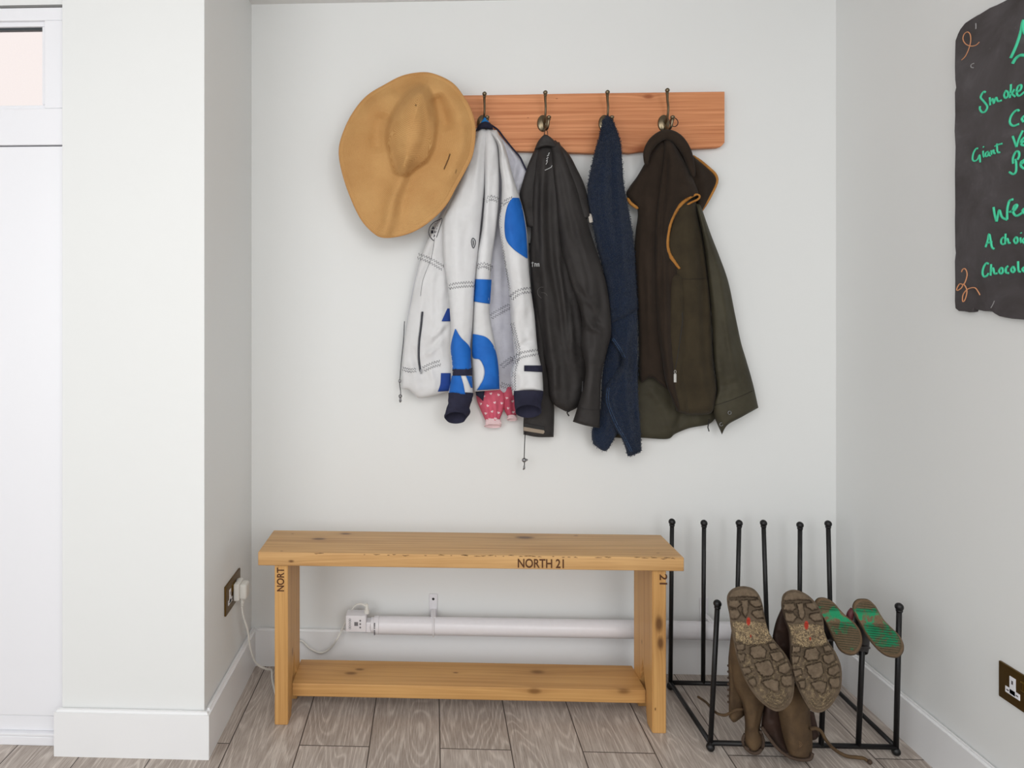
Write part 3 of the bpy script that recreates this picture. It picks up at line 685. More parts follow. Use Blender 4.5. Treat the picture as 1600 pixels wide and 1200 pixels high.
SR = Cloth('sleeve', M_sail, WJ, [(762, 204), (777, 225), (781, 262), (784, 285), (783, 320), (780, 350), (787, 402), (795, 455), (799, 509), (803, 559), (797, 585), (801, 618)],
    [(776, 203), (790, 233), (800, 270), (811, 306), (818, 330), (823, 360), (825, 402), (829, 448), (835, 491), (840, 545), (847, 581), (849, 614)], lambda U, V: 2.150-.018*sstep((V-230)/180), T=.045,
    bot=[(801, 618), (815, 612), (835, 611), (849, 614)], rb=.012,
    folds=[([(800, 300), (795, 340), (805, 400)], 7, .005), ([(810, 470), (806, 510), (815, 550)], 7, .007), ([(826, 480), (822, 520), (830, 545)], 6, -.006), ([(806, 545), (822, 535), (838, 532)], 4, -.005), ([(803, 580), (815, 590), (812, 610)], 5, .005),
           ([(784, 235), (790, 262), (796, 300)], 4, -.007), ([(770, 212), (783, 225), (786, 250)], 4, .007)], auto=6, aamp=.004)
SL = Cloth('sleeve', M_sail, WJ, [(744, 207), (734, 240), (718, 285), (700, 325), (692, 350), (693, 402), (700, 452), (704, 509), (703, 545), (706, 581), (700, 618)],
    [(764, 205), (760, 240), (757, 290), (753, 330), (748, 380), (742, 440), (738, 509), (735, 545), (737, 581), (739, 620)], lambda U, V: 2.155-.022*sstep((V-260)/140), T=.040, top=[(744, 207), (753, 200), (764, 205)],
    bot=[(700, 618), (712, 617), (726, 620), (739, 620)], rb=.012,
    folds=[([(745, 215), (738, 260), (728, 320)], 6, -.005), ([(712, 330), (714, 400), (712, 450)], 9, .004), ([(706, 530), (712, 560), (708, 600)], 4, .004), ([(733, 340), (726, 400), (728, 450)], 8, -.004),
           ([(756, 215), (752, 260), (750, 300)], 4, -.006)], auto=5, aamp=.003)
# sewn-on blue panels
SR.patch('blue_panel', M_blue, [(801, 309), (793, 321), (788.5, 345), (790, 372), (801, 388), (822, 403)], [(811, 309), (815, 320), (820, 345), (822.5, 365), (824, 390), (824.6, 404)], label='blue oval panel')
MP.patch('blue_panel', M_blue, [(742, 436), (741, 455), (740, 471)], [(768, 437), (767, 455), (765.5, 475)])
MP.patch('blue_panel', M_blue, [(738.5, 522), (738, 557), (750, 562), (757, 577), (755, 593), (745, 610)], [(741, 522), (758, 526), (768, 535), (775, 550), (779, 575), (780.5, 608)])
SL.patch('blue_panel', M_blue, [(711, 514), (706, 531), (704, 545), (706, 563), (707, 577)], [(712, 514), (720, 527), (734, 542), (735.5, 559), (736.8, 577)])
SL.patch('blue_panel', M_blue, [(706, 587), (703.5, 600), (701.5, 615)], [(720, 587), (724, 600), (727, 616)])
SL.patch('blue_panel', M_blue, [(728, 587), (736, 606)], [(737.5, 588), (738.5, 606)])
SL.patch('wrist_strap', M_navy, [(706.5, 576), (707, 587)], [(738, 575), (738, 587)], lift=.003)
SR.patch('wrist_strap', M_navy, [(819, 571), (819, 580)], [(847, 571), (848, 581.5)], lift=.003)
LP.patch('blue_panel', M_dblue, [(699, 482), (690, 502)], [(704, 482), (705, 502)], label='deep blue panel')
LP.patch('blue_panel', M_dblue, [(689, 583), (688, 600), (684, 612)], [(704, 583), (704, 600), (704, 611)], label='deep blue panel')
Cloth('navy_facing', M_navy, WJ, [(742, 606), (744, 618)], [(758, 606), (755, 627)], 2.165, T=.006, bot=[(744, 618), (749, 621), (755, 627)])
# zigzag seams
z = MB()
SL.zigzag(z, [(701, 448), (720, 445), (741, 444)]); z.build_each('zigzag_stitching', M_thr, SL.o)
z = MB(); MP.zigzag(z, [(745, 417), (757, 414), (769, 420)], gap=5); MP.zigzag(z, [(757, 314), (767, 309), (779, 313)], gap=5); z.build_each('zigzag_stitching', M_thr, MP.o)
z = MB(); SR.zigzag(z, [(784, 320), (792, 314), (801, 310)], gap=4, amp=1.2); SR.zigzag(z, [(798, 466), (812, 456), (830, 453)], gap=6); SR.zigzag(z, [(801, 566), (812, 556), (828, 552), (843, 550)], gap=7)
SR.zigzag(z, [(783, 322), (782, 345), (788, 400), (797, 455)], rows=1, amp=1.1); SR.zigzag(z, [(800, 505), (806, 530), (810, 552), (803, 580), (803, 610)], gap=4, amp=1.3); z.build_each('zigzag_stitching', M_thr, SR.o)
z = MB(); LP.zigzag(z, [(653, 400), (672, 407), (692, 419)], gap=6); LP.zigzag(z, [(629, 576), (640, 579), (650, 578)], gap=4, amp=1.3); LP.zigzag(z, [(662, 577), (674, 571), (688, 567)], gap=6)
LP.line(z, [(679, 372), (674, 402), (661, 437), (657, 463)], .0005); z.build_each('zigzag_stitching', M_thr, LP.o)
z = MB(); body.zigzag(z, [(767, 495), (782, 486), (797, 478)], gap=6); body.zigzag(z, [(784, 573), (792, 566), (801, 560)], gap=5); body.zigzag(z, [(783, 601), (792, 604), (800, 605)], gap=5); z.build_each('zigzag_stitching', M_thr, body.o)
z = MB(); MP.line(z, [(739, 523), (758, 527), (768, 536), (775, 551)], .0006); MP.line(z, [(757, 588), (768, 588), (780, 586)], .0006)
MP.line(z, [(740, 559), (750, 563), (756, 576), (754, 593), (745, 609)], .0005); z.build('seam', M_thr2, MP.o)
z = MB(); SL.line(z, [(712, 515), (720, 528), (734, 543)], .0006); z.build('seam', M_thr2, SL.o)
# cuffs, collar, zip, drawcord
ringtube('cuff', M_navy, SL.o, [(719.5, 614, 19.5, .022, 2.113, 1), (719, 624, 18.5, .023, 2.113, 2), (717, 635, 17.5, .024, 2.113, 4), (714, 645, 19.5, .025, 2.113, 6), (712, 653, 17, .024, 2.113, 9)], wr=.035, seed=2)
ringtube('cuff', M_navy, SR.o, [(825.5, 611, 23.5, .026, 2.112, 1), (825.5, 621, 22.5, .027, 2.112, 3), (825, 632, 21, .028, 2.112, 6), (825.5, 643, 20.5, .026, 2.112, 10)], wr=.01)
Cloth('collar', M_navy, WJ, [(743, 206), (747, 196), (754, 190)], [(770, 203), (770, 198), (766, 192)], 2.148, T=.020, top=[(743, 206), (756, 201), (770, 203)], bot=[(754, 190), (760, 189), (766, 192)], folds=[([(748, 200), (760, 196), (769, 198)], 2.5, .003)])
MB().tube([on_y(u, v, 2.178) for u, v in catmull([(767, 195), (778, 203), (788, 216), (800, 231), (812, 245), (818, 257), (823, 267)], 40)], .0028, 6).build('collar_edge', M_navy, WJ, True)
Cloth('hanging_loop', M_loop, WJ, [(757, 183), (751, 192)], [(759, 183), (765, 192)], 2.138, T=.004)
z = MB(); LP.line(z, [(660, 487), (658, 509), (655, 534), (654.5, 559), (657, 581)], .0032, lift=.002); zp = z.build('pocket_zip', M_zip, LP.o, True)
z = MB(); LP.line(z, [(658, 487), (656, 509), (653, 534), (652.5, 559), (655, 579)], .0006, lift=.0052); z.build('zip_teeth', M_pull, zp, True)
q = on_y(658, 580, LP.depth(658, 580)-.006); MB().box(q-Vector((.003, .002, .008)), q+Vector((.003, .002, .006)), .001).build('zip_pull', M_pull, zp)
dc = [(632, 502), (630.5, 531), (627.5, 560), (625, 590), (624.5, 600), (626, 612), (625.5, 622)]
dco = MB().tube([on_y(u, v, 2.17) for u, v in catmull(dc, 40)], .0013, 6).build('drawcord', M_zip, WJ, True)
q = on_y(625.5, 619, 2.17); MB().ball(q, .0062, 12).lathe(q-Vector((0, 0, .004)), (0, 0, -1), [(0, .004), (.006, .0035), (.012, .0045), (.016, .002)], 10).build('toggle', M_pull, dco, True)
q = on_y(624.5, 598, 2.17); MB().lathe(q, (0, 0, 1), [(0, .003), (.003, .0045), (.009, .004), (.011, .002)], 10).build('cord_lock', M_pull, dco, True)
# round badge, half turned away
def flat_poly(surf, mb, poly, lift):
    P = [on_y(u, v, surf.depth(u, v)-lift) for u, v in poly]; return mb.prism(P, (0, .0006, 0))
z = MB(); LP.line(z, [(690.5, 340.5), (686, 343.5), (680, 346), (675, 350), (671.5, 355), (670, 361), (670.6, 366.5), (673.5, 372), (677.5, 376)], .0013, lift=.0016); LP.line(z, [(690.5, 341), (690.3, 346), (686.7, 357), (682, 371)], .0010, lift=.0016)
for p in ([(676.7, 352.8), (679, 357.3), (674, 358.2)], [(673.2, 360), (677.2, 360), (677.2, 364.7), (673.2, 364.7)], [(678.8, 360.3), (680.2, 360.5), (680.2, 364.2), (678.8, 364.2)], [(674, 366.7), (678.6, 365.8), (679.8, 368.5), (677.7, 370.8)]): flat_poly(LP, z, p, .0018)
for p in ([(679, 350), (681, 349)], [(684, 352), (683.5, 354)], [(682.5, 356), (682, 359)], [(682.5, 361), (681, 363)]): LP.line(z, p, .0006, lift=.0016, smooth=False)
z.build('round_badge', M_zip, LP.o)
z = MB(); LPd = [(739, 372), (736.8, 376), (737, 381), (739.5, 388), (742.5, 382), (742.5, 376)]; P = catmull(LPd, 18, closed=True)
z.tube([on_y(u, v, SL.depth(u, v)-.0015) for u, v in P], .0014, 6, close=True); flat_poly(SL, z, [(738.5, 376), (740, 375), (740.5, 382), (739.5, 385)], .0018); z.build('drop_badge', M_zip, SL.o)

# ------------------------------------------------------------------ pink child's top peeping out below
M_pink = cloth('pink_cotton', (208, 98, 118), (190, 78, 100), .85, 700, .3, .6); M_heart = cloth('white_print', (240, 210, 214), None, .9); M_frill = cloth('pale_frill', (230, 200, 202), None, .9)
PK = jack('pink_top', 775, 600, "child's pink top with white hearts, its gathered sleeve ends showing below the white jacket", 'top')
k1 = Cloth('sleeve', M_pink, PK, [(748, 600), (745, 612), (745, 625), (752, 643), (759, 658)], [(784, 600), (788, 615), (790, 627), (786, 642), (781, 655)], 2.200, T=.020, bot=[(759, 658), (770, 661), (781, 655)],
    folds=[([(752, 615), (760, 640), (763, 658)], 2.6, .005), ([(760, 612), (767, 640), (769, 658)], 2.4, -.006), ([(770, 612), (774, 640), (774, 658)], 2.6, .005), ([(782, 615), (780, 635), (776, 655)], 2.4, -.005)])
k2 = Cloth('sleeve', M_pink, PK, [(786, 602), (786, 620), (788, 640), (793, 650)], [(806, 602), (808, 620), (808, 640), (806, 652)], 2.200, T=.016, folds=[([(795, 620), (797, 650)], 2.5, .005), ([(801, 620), (803, 650)], 2.5, -.004)], auto=3)
ringtube('frilled_cuff', M_frill, k1.o, [(770, 656, 11.5, .008, 2.186, 2), (771, 663, 12.5, .010, 2.186, 3), (770, 666, 13, .010, 2.186, 3)], wr=.05)
ringtube('frilled_cuff', M_frill, k2.o, [(800, 650, 7, .008, 2.188, 2), (800, 656, 8, .009, 2.188, 2)], wr=.05)
for sf, pts in ((k1, [(756, 619, .3), (767, 615, -.2), (779, 617, .4), (751, 631, 0), (762, 634, .5), (773, 629, -.3), (784, 630, .2), (759, 646, .2), (769, 643, -.4), (779, 645, .3), (765, 655, 0), (774, 654, .2)]), (k2, [(792, 622, .2), (801, 627, -.3), (794, 638, .3), (802, 644, 0)])):
    z = MB()
    for (u, v, a) in pts:
        P = []
        for k in range(14):
            t_ = 2*pi*k/14; x = .14*16*sin(t_)**3; y = -.14*(13*cos(t_)-5*cos(2*t_)-2*cos(3*t_)-cos(4*t_)); uu = u+x*cos(a)-y*sin(a); vv_ = v+x*sin(a)+y*cos(a)
            P.append(on_y(uu, vv_, sf.depth(uu, vv_)-.0012))
        z.prism(P, (0, .0008, 0))
    o = z.build('heart_print', M_heart, sf.o); o['kind'] = 'stuff'

# ------------------------------------------------------------------ black jacket
M_blk = cloth('charcoal_nylon', (54, 51, 50), (43, 40, 39), .68, 700, .3, .7, spec=.22, nsc=9)
M_beige = plain('beige_tape', (150, 136, 120), .8); M_dark = plain('black_tape', (26, 24, 24), .7); M_white = plain('white_print', (215, 215, 215), .7)
BJ = jack('dark_jacket', 852, 215, 'dark charcoal shell jacket with a drawcord, hanging between the white jacket and the navy towel')
Cloth('lower_sleeve_back', M_blk, BJ, [(826, 380), (832, 480), (834, 560), (823, 620), (818, 655), (818, 679)], [(850, 380), (856, 480), (860, 560), (863, 600), (866, 640), (865, 683)], 2.185, T=.030, bot=[(818, 679), (840, 683), (865, 683)], auto=5, rb=.01).o.name = 'sleeve'
b0_ = Cloth('shoulder', M_blk, BJ, [(841, 222), (826, 255), (815, 290), (812, 306), (817, 335), (822, 354)], [(856, 222), (850, 260), (844, 300), (842, 340), (840, 358)], 2.175, T=.026, folds=[([(838, 240), (828, 280), (830, 340)], 5, -.006)], auto=3)
b1_ = Cloth('shoulder', M_blk, BJ, [(858, 222), (875, 250), (890, 290), (900, 325), (905, 345)], [(868, 219), (889, 241), (901, 263), (912, 286), (919, 310), (924, 338)], 2.155, T=.028, bot=[(905, 345), (915, 343), (924, 338)], auto=3)
bm_ = Cloth('body', M_blk, BJ, [(843, 222), (836, 255), (832, 300), (830, 356), (828, 400), (832, 450), (840, 500), (848, 550), (856, 590), (858, 618)], [(868, 224), (884, 260), (895, 310), (902, 350), (908, 400), (915, 470), (922, 530), (922, 580), (908, 634)], 2.165, T=.035,
    bot=[(858, 618), (866, 632), (878, 640), (889, 643), (908, 634)],
    folds=[([(842, 270), (840, 340), (843, 400)], 3, -.010), ([(876, 400), (886, 470), (890, 540)], 3, -.011), ([(850, 250), (846, 320), (848, 400), (856, 500), (868, 600)], 7, .012, 'full'), ([(858, 262), (858, 330), (862, 400), (874, 480), (880, 560)], 6, -.013), ([(868, 380), (878, 440), (892, 500), (898, 590)], 7, .011), ([(840, 420), (846, 480), (852, 560)], 5, -.009),
           ([(885, 440), (893, 480), (902, 540)], 5, -.010), ([(872, 560), (866, 600), (870, 630)], 6, .008), ([(900, 520), (896, 570), (890, 625)], 6, -.006)], auto=8, aamp=.005)
bs_ = Cloth('sleeve', M_blk, BJ, [(860, 222), (863, 262), (866, 300), (871, 350), (880, 400), (892, 440), (902, 470), (909, 500), (908, 540), (915, 580), (907, 620), (895, 659)], [(874, 222), (892, 265), (908, 310), (919, 350), (930, 385), (941, 420), (948, 445), (953, 480), (955, 520), (948, 550), (940, 585), (938, 622), (937, 669)],
    lambda U, V: 2.150-.030*sstep((V-300)/150), T=.045, bot=[(895, 659), (915, 665), (937, 669)], rb=.008,
    folds=[([(866, 290), (869, 330), (874, 370), (884, 425)], 2.6, -.013), ([(905, 380), (918, 430), (922, 470)], 3, -.009), ([(872, 250), (885, 320), (898, 380)], 6, -.010), ([(900, 340), (912, 390), (925, 430)], 7, .008), ([(915, 470), (930, 500), (948, 515)], 5, -.010), ([(908, 485), (925, 512), (945, 522)], 4, .008), ([(912, 505), (930, 515), (950, 505)], 4, .006), ([(935, 430), (938, 480), (930, 520)], 6, -.007),
           ([(925, 540), (918, 580), (920, 640)], 7, .009), ([(934, 545), (932, 600), (930, 650)], 5, -.006), ([(900, 445), (915, 465), (935, 470)], 4, -.006)], auto=8, aamp=.005)
z = MB(); bs_.line(z, [(900, 636), (918, 640), (938, 640)], .0007, lift=.0008); z.build_each('cuff_seam', M_dark, bs_.o)
col_ = Cloth('collar', M_blk, BJ, [(846, 214), (840, 222), (835, 234)], [(860, 214), (870, 224), (878, 238)], 2.140, T=.026, top=[(846, 214), (852, 210), (860, 214)], bot=[(835, 234), (852, 229), (866, 231), (878, 238)], folds=[([(840, 230), (853, 225), (868, 228)], 3, .005)])
MB().tube([on_y(u, v, y) for u, v, y in ((850, 213, 2.135), (851, 206, 2.145), (853, 200, 2.158), (855.5, 206, 2.150), (856, 213, 2.135))], .0012, 6).build('hanging_loop', M_dark, BJ, True)
ls = [o for o in BJ.children if o.name.startswith('sleeve')][0]
MB().prism([on_y(u, v, 2.150) for u, v in ((818.5, 661), (850, 667), (850.5, 673), (818.5, 667))], (0, .004, 0)).build('wrist_tape', M_dark, ls)
MB().prism([on_y(u, v, 2.149) for u, v in ((818.5, 667), (850, 672.5), (851, 675), (849, 678), (818.5, 673))], (0, .004, 0)).build('wrist_tab', M_beige, ls)
dco = MB().tube([on_y(u, v, 2.168) for u, v in ((820.5, 675), (819.5, 700), (819, 715), (819.5, 726), (817.5, 734))], .0014, 6).build('drawcord', M_dark, BJ, True)
q = on_y(819, 719, 2.168); MB().ball(q, .0075, 14).ball(q+Vector((.008, 0, .001)), .004, 8).lathe(q-Vector((0, 0, .018)), (0, 0, -1), [(0, .002), (.004, .0035), (.010, .003), (.012, .001)], 10).build('toggle', M_pull, dco, True)
dco = MB().tube([on_y(u, v, 2.15) for u, v in ((903, 628), (898, 636), (890, 640), (886, 645), (889, 650))], .0022, 6).build('drawcord', M_dark, BJ, True)
q = on_y(888, 641, 2.145); MB().ball(q, .006, 12).build('toggle', M_dark, dco, True)
z = MB(); bs_.line(z, [(910.5, 596), (909.5, 612)], .0014, lift=.002); z.build('zip_pull', M_pull, bs_.o)
p_ = [(918.5, 334), (925.5, 334), (927.5, 347), (921, 348)]; MB().prism([on_y(u, v, 2.135) for u, v in p_], (0, .002, 0)).build('care_label', plain('label_white', (190, 182, 172), .8), BJ)
z = MB()
for a_, b_ in (((858.5, 238.5), (857, 241)), ((857.5, 242), (855, 244)), ((856.5, 246), (854, 248)), ((855.5, 249.5), (853.5, 252)), ((855.5, 252), (853, 257)), ((862.5, 258.5), (861, 261.5)), ((861, 261.5), (857, 263.5)), ((857, 263.5), (851.5, 266))):
    bm_.line(z, [a_, b_], .0012 if a_[1] < 252 else .0009, lift=.002, smooth=False)
z.build('back_print', M_white, bm_.o)
z = MB()
for a_, b_ in (((832, 409), (832, 417)), ((830.5, 411), (834, 410.5)), ((835.5, 411), (835.5, 416.5)), ((835.5, 412), (837.5, 411.5)), ((837.8, 411.5), (838, 416.5)), ((839.8, 411.5), (840, 416.5)), ((840, 412), (842, 411.7)), ((842, 411.7), (842.2, 416.5))): bm_.line(z, [a_, b_], .0009, lift=.004, smooth=False)
z.build('chest_print', M_white, bm_.o)
z = MB()
for p_ in ([(849, 449), (844, 449), (840, 454), (841, 461), (846, 466)], [(846, 457), (852, 458), (855, 462)]): bm_.line(z, p_, .0005, lift=.003)
z.build('faded_print', plain('faded_print_grey', (110, 106, 104), .8), bm_.o)

# ------------------------------------------------------------------ navy towel
t = NT('navy_terry'); v = t.coord(); n = t.noise(v, 330, 2, .7); b = t.noise(v, 12, 3)
t.col(t.mix(t.math('ADD', t.math('MULTIPLY', n, .8), t.math('MULTIPLY', b, .3)), lin((8, 19, 38)), lin((28, 50, 82))))
t.bump(n, 1.0, .009); t.b.inputs['Sheen Weight'].default_value = .15; M_terry = t.fin(.95, 0, .1)
TW = jack('towel', 949, 190, 'navy blue terry towel hanging by one corner between two dark coats', 'towel')
def fuzz(surf, n, seed):
    r = np.random.RandomState(seed); me = surf.o.data; co = np.zeros(len(me.vertices)*3); me.vertices.foreach_get('co', co); co = co.reshape(-1, 3)+np.array(surf.o.matrix_world.translation)*0
    nm = np.zeros(len(me.vertices)*3); me.vertices.foreach_get('normal', nm); nm = nm.reshape(-1, 3); m = len(co)//2
    V = []; Fc = []
    for i in range(n):
        k = r.randint(m); p = co[k]+r.normal(0, .0016, 3)*np.array([1, .15, 1]); d = nm[k]*.6+r.normal(0, .55, 3); d /= np.linalg.norm(d); L = r.uniform(.0022, .0045)
        a = np.cross(d, r.normal(0, 1, 3)); a /= np.linalg.norm(a); b = np.cross(d, a); w_ = .0011; o = len(V)
        V += [p+a*w_, p-a*w_*.5+b*w_*.87, p-a*w_*.5-b*w_*.87, p+d*L]; Fc += [(o, o+1, o+3), (o+1, o+2, o+3), (o+2, o, o+3)]
    x = obj('terry_pile', V, Fc, M_terry, surf.o, smooth=False); x['kind'] = 'stuff'
t3 = Cloth('tail', M_terry, TW, [(945, 430), (950, 500), (948, 545), (941, 590), (938, 640), (925, 672), (927, 694)], [(975, 430), (975, 520), (975, 580), (962, 640), (965, 672), (958, 688)], 2.165, T=.016, bot=[(927, 694), (946, 705), (958, 688)], folds=[([(950, 600), (948, 650), (940, 695)], 5, .006)], auto=4, noise=.003, nsc=9)
t2 = Cloth('lower_fold', M_terry, TW, [(950, 460), (953, 526), (972, 559), (962, 582), (946, 606), (944, 628), (958, 664), (972, 686), (981, 713)], [(995, 460), (996, 520), (996, 570), (997, 622), (1000, 664), (1002, 704)], 2.150, T=.022, bot=[(981, 713), (990, 711), (1002, 704)],
    folds=[([(982, 500), (978, 560), (980, 640), (990, 700)], 6, .009), ([(990, 520), (990, 600), (994, 680)], 4, -.006), ([(960, 530), (980, 560), (965, 600), (955, 625), (970, 665), (982, 700)], 4, .007)], auto=3, noise=.003, nsc=9)
t1 = Cloth('upper_fold', M_terry, TW, [(942, 189), (936, 215), (929, 240), (921, 275), (918, 300), (923, 335), (932, 380), (942, 420), (948, 455), (953, 506)], [(956, 187), (963, 202), (970, 226), (972, 254), (975, 290), (983, 334), (990, 378), (993, 433), (996, 482)], 2.143, T=.034,
    top=[(942, 189), (949, 182), (956, 187)], bot=[(953, 506), (975, 496), (996, 482)], folds=[([(948, 195), (945, 260), (940, 340), (952, 440)], 7, .007), ([(955, 220), (957, 300), (966, 400)], 6, -.009), ([(963, 240), (968, 330), (978, 440)], 6, .006), ([(930, 300), (940, 360), (955, 470)], 5, -.006)], auto=3, noise=.0035, nsc=8)
fuzz(t1, 15000, 1); fuzz(t2, 7000, 2); fuzz(t3, 4000, 3)
z = MB()
for off in (0, 3.2):
    t2.line(z, [(955+off, 528), (966+off, 544), (974+off, 559)], .0007)
    t2.line(z, [(949+off, 606), (948+off, 628), (961+off, 662), (975+off, 686), (985+off, 706)], .0007)
z.build_each('hem_stitching', plain('lighter_blue_thread', (70, 100, 140), .9), t2.o)

# ------------------------------------------------------------------ dark green coat with the brown fleece gilet over it
M_wax = cloth('olive_waxed_cotton', (66, 62, 48), (54, 50, 38), .7, 600, .22, .5, nsc=9)
M_flc = cloth('brown_fleece', (52, 43, 36), (44, 36, 30), .95, 1100, .35, .35, sheen=.05, spec=.08, nsc=9)
M_flc2 = cloth('brown_moleskin', (62, 54, 40), (52, 45, 34), .9, 1100, .3, .4, sheen=.05, spec=.12)
M_pipe = cloth('tan_piping', (176, 122, 58), (150, 98, 42), .7, 500, .4)
GC = jack('waxed_coat', 1042, 240, 'olive green coat mostly hidden under the brown gilet, its sleeve and hem showing', 'coat')
g1 = Cloth('body', M_wax, GC, [(1012, 290), (1002, 400), (1000, 500), (994, 600), (970, 650), (957, 683)], [(1085, 300), (1096, 328), (1104, 400), (1110, 480), (1115, 560), (1119, 652)], 2.200, T=.018, bot=[(957, 683), (985, 686), (1000, 684), (1042, 686), (1055, 678), (1077, 669), (1107, 663), (1119, 652)],
    folds=[([(1010, 600), (1040, 640), (1048, 680)], 8, .008), ([(1062, 600), (1066, 640), (1056, 675)], 6, -.008), ([(1090, 640), (1092, 665)], 6, .006)], auto=7, aamp=.006)
g2 = Cloth('sleeve', M_wax, GC, [(1086, 318), (1098, 370), (1106, 433), (1112, 500), (1115, 560), (1120, 610), (1114, 642), (1128, 679)], [(1094, 318), (1110, 364), (1124, 400), (1138, 440), (1149, 493), (1158, 535), (1166, 562), (1176, 597), (1185, 636)], 2.175, T=.045, bot=[(1128, 679), (1137, 664), (1160, 651), (1185, 637)], rb=.01,
    folds=[([(1100, 350), (1120, 430), (1135, 520), (1150, 600)], 9, .006), ([(1108, 380), (1124, 470), (1135, 560)], 6, -.006), ([(1120, 540), (1128, 600), (1130, 640)], 6, -.006), ([(1135, 450), (1148, 510), (1160, 560)], 5, -.005), ([(1125, 605), (1145, 600), (1165, 590)], 5, -.004)], auto=6, aamp=.004)
z = MB(); g2.line(z, [(1116, 634), (1140, 626), (1160, 618), (1178, 610)], .0009, lift=.0008); g2.line(z, [(1112, 470), (1112, 500), (1114, 520)], .0010); z.build_each('cuff_seam', plain('olive_seam', (40, 36, 26), .9), g2.o)
for (u, v) in ((1140, 645), (1127, 663)):
    q = on_y(u, v, g2.depth(u, v)-.003); MB().tube([q+Vector((.0048*cos(a), 0, .0052*sin(a))) for a in np.linspace(0, 2*pi, 18)[:-1]], .0011, 6, close=True).build('snap_ring', M_pull, g2.o, True)
MB().tube([on_y(u, v, 2.17) for u, v in ((1108, 655), (1106, 668), (1108, 674))], .0018, 6).build('drawcord', M_dark, GC, True)
GV = jack('fleece_gilet', 1042, 212, 'dark brown fleece gilet with tan piped edges, rightmost on the coat rack', 'gilet')
fl = Cloth('back_collar_flap', M_flc, GV, [(1058, 222), (1072, 250), (1080, 280), (1088, 305), (1093, 332)], [(1070, 226), (1085, 245), (1105, 262), (1117, 274), (1120, 285), (1110, 306), (1095, 333)], 2.185, T=.022, folds=[([(1078, 240), (1095, 280), (1100, 310)], 6, .006)], auto=2)
v1 = Cloth('left_front', M_flc, GV, [(1034, 218), (1012, 248), (996, 275), (983, 293), (979, 306), (996, 327), (993, 364), (991, 400), (994, 450), (998, 520), (999, 585), (1003, 598)], [(1046, 218), (1043, 250), (1040, 300), (1036, 340), (1034, 400), (1034, 450), (1036, 520), (1042, 580), (1047, 612)], 2.180, T=.036,
    bot=[(1003, 598), (1018, 590), (1032, 600), (1047, 612)], folds=[([(1010, 262), (1002, 300), (1004, 340)], 6, -.010), ([(1018, 330), (1014, 420), (1012, 520)], 8, .007), ([(1005, 420), (1007, 500), (1010, 580)], 5, -.006)], auto=5)
v3 = Cloth('side_panel', M_flc2, GV, [(1062, 312), (1050, 340), (1040, 378), (1044, 402), (1046, 450), (1046, 520), (1046, 580), (1056, 642)], [(1087, 312), (1092, 345), (1099, 378), (1106, 433), (1110, 471), (1113, 530), (1115, 570), (1120, 606), (1117, 636)], 2.170, T=.036,
    bot=[(1056, 642), (1075, 648), (1095, 648), (1110, 646), (1117, 636)], folds=[([(1070, 330), (1075, 420), (1080, 520)], 8, .006), ([(1088, 350), (1098, 440), (1103, 540)], 6, -.007), ([(1062, 440), (1060, 520), (1058, 560)], 5, -.005), ([(1092, 560), (1100, 600), (1108, 630)], 6, .006)], auto=5)
v2 = Cloth('right_front', M_flc, GV, [(1038, 216), (1036, 250), (1029, 300), (1024, 350), (1023, 400), (1024, 450), (1028, 520), (1034, 560), (1041, 600), (1058, 643)], [(1048, 216), (1068, 250), (1083, 280), (1091, 304), (1076, 308), (1062, 319), (1050, 342), (1043, 375), (1047, 400), (1060, 418), (1056, 470), (1054, 540), (1058, 600), (1066, 645)], 2.158, T=.034,
    folds=[([(1044, 225), (1040, 280), (1034, 350), (1032, 460)], 4, -.010), ([(1050, 240), (1052, 300), (1042, 340)], 8, .008), ([(1066, 262), (1074, 290)], 6, .006), ([(1040, 430), (1040, 520), (1048, 600)], 6, .007)], auto=4)
lp = Cloth('pocket_front', M_flc2, v2.o, [(1046, 425), (1044, 470), (1040, 540), (1044, 600), (1058, 643)], [(1070, 428), (1072, 480), (1074, 560), (1076, 600), (1078, 647)], 2.150, T=.022, folds=[([(1062, 470), (1064, 520), (1058, 575)], 4, .004)], auto=2)
MB().tube([on_y(u, v, 2.135) for u, v in catmull([(1010, 258), (1011, 238), (1020, 222), (1034, 212), (1046, 211), (1060, 219), (1072, 236), (1079, 256), (1084, 276)], 50)], [.004+.0125*sin(pi*(i/49))**.6 for i in range(50)], 14).build('collar', M_flc, GV, True)
Cloth('collar_lining', M_flc, GV, [(1028, 214), (1014, 228), (1009, 250), (1006, 268)], [(1058, 214), (1072, 232), (1084, 262), (1090, 290)], 2.176, T=.012, top=[(1028, 214), (1042, 206), (1058, 214)], folds=[([(1030, 220), (1042, 214), (1056, 224)], 4, .004)])
def piping(pts, Y, r=.0052, par=GV, n=60):
    P = catmull(pts, n); mb = MB(); mb.tube([on_y(u, v, Y(u, v) if callable(Y) else Y) for u, v in P], [r*(.5+.5*min(1, 8*i/n, 8*(n-1-i)/n)+.03*(i % 3)) for i in range(n)], 10); return mb.build('piping', M_pipe, par, True, label='tan leather piping')
piping([(1089, 303.5), (1078, 308), (1065, 318), (1054, 333), (1046.5, 350), (1042.5, 372), (1043, 389), (1049.5, 404), (1062, 420)], lambda u, v: min(v2.depth(u, v), v3.depth(u, v))-.001, .0065, v2.o)
piping([(1088, 303), (1093, 306), (1091, 311), (1081, 316), (1072, 321)], 2.140, .0032, v2.o, 24)
piping([(1083, 243), (1095, 252), (1107, 262), (1118, 273), (1120, 285), (1111, 305), (1096, 331)], 2.180, .0042, fl.o)
piping([(980, 309), (984, 316), (990, 321), (997, 326)], 2.163, .0050, v1.o, 20)
z = MB(); v3.line(z, [(1052, 433), (1075, 436), (1106, 435)], .0008); z.build('seam', plain('brown_seam', (36, 29, 22), .9), v3.o)
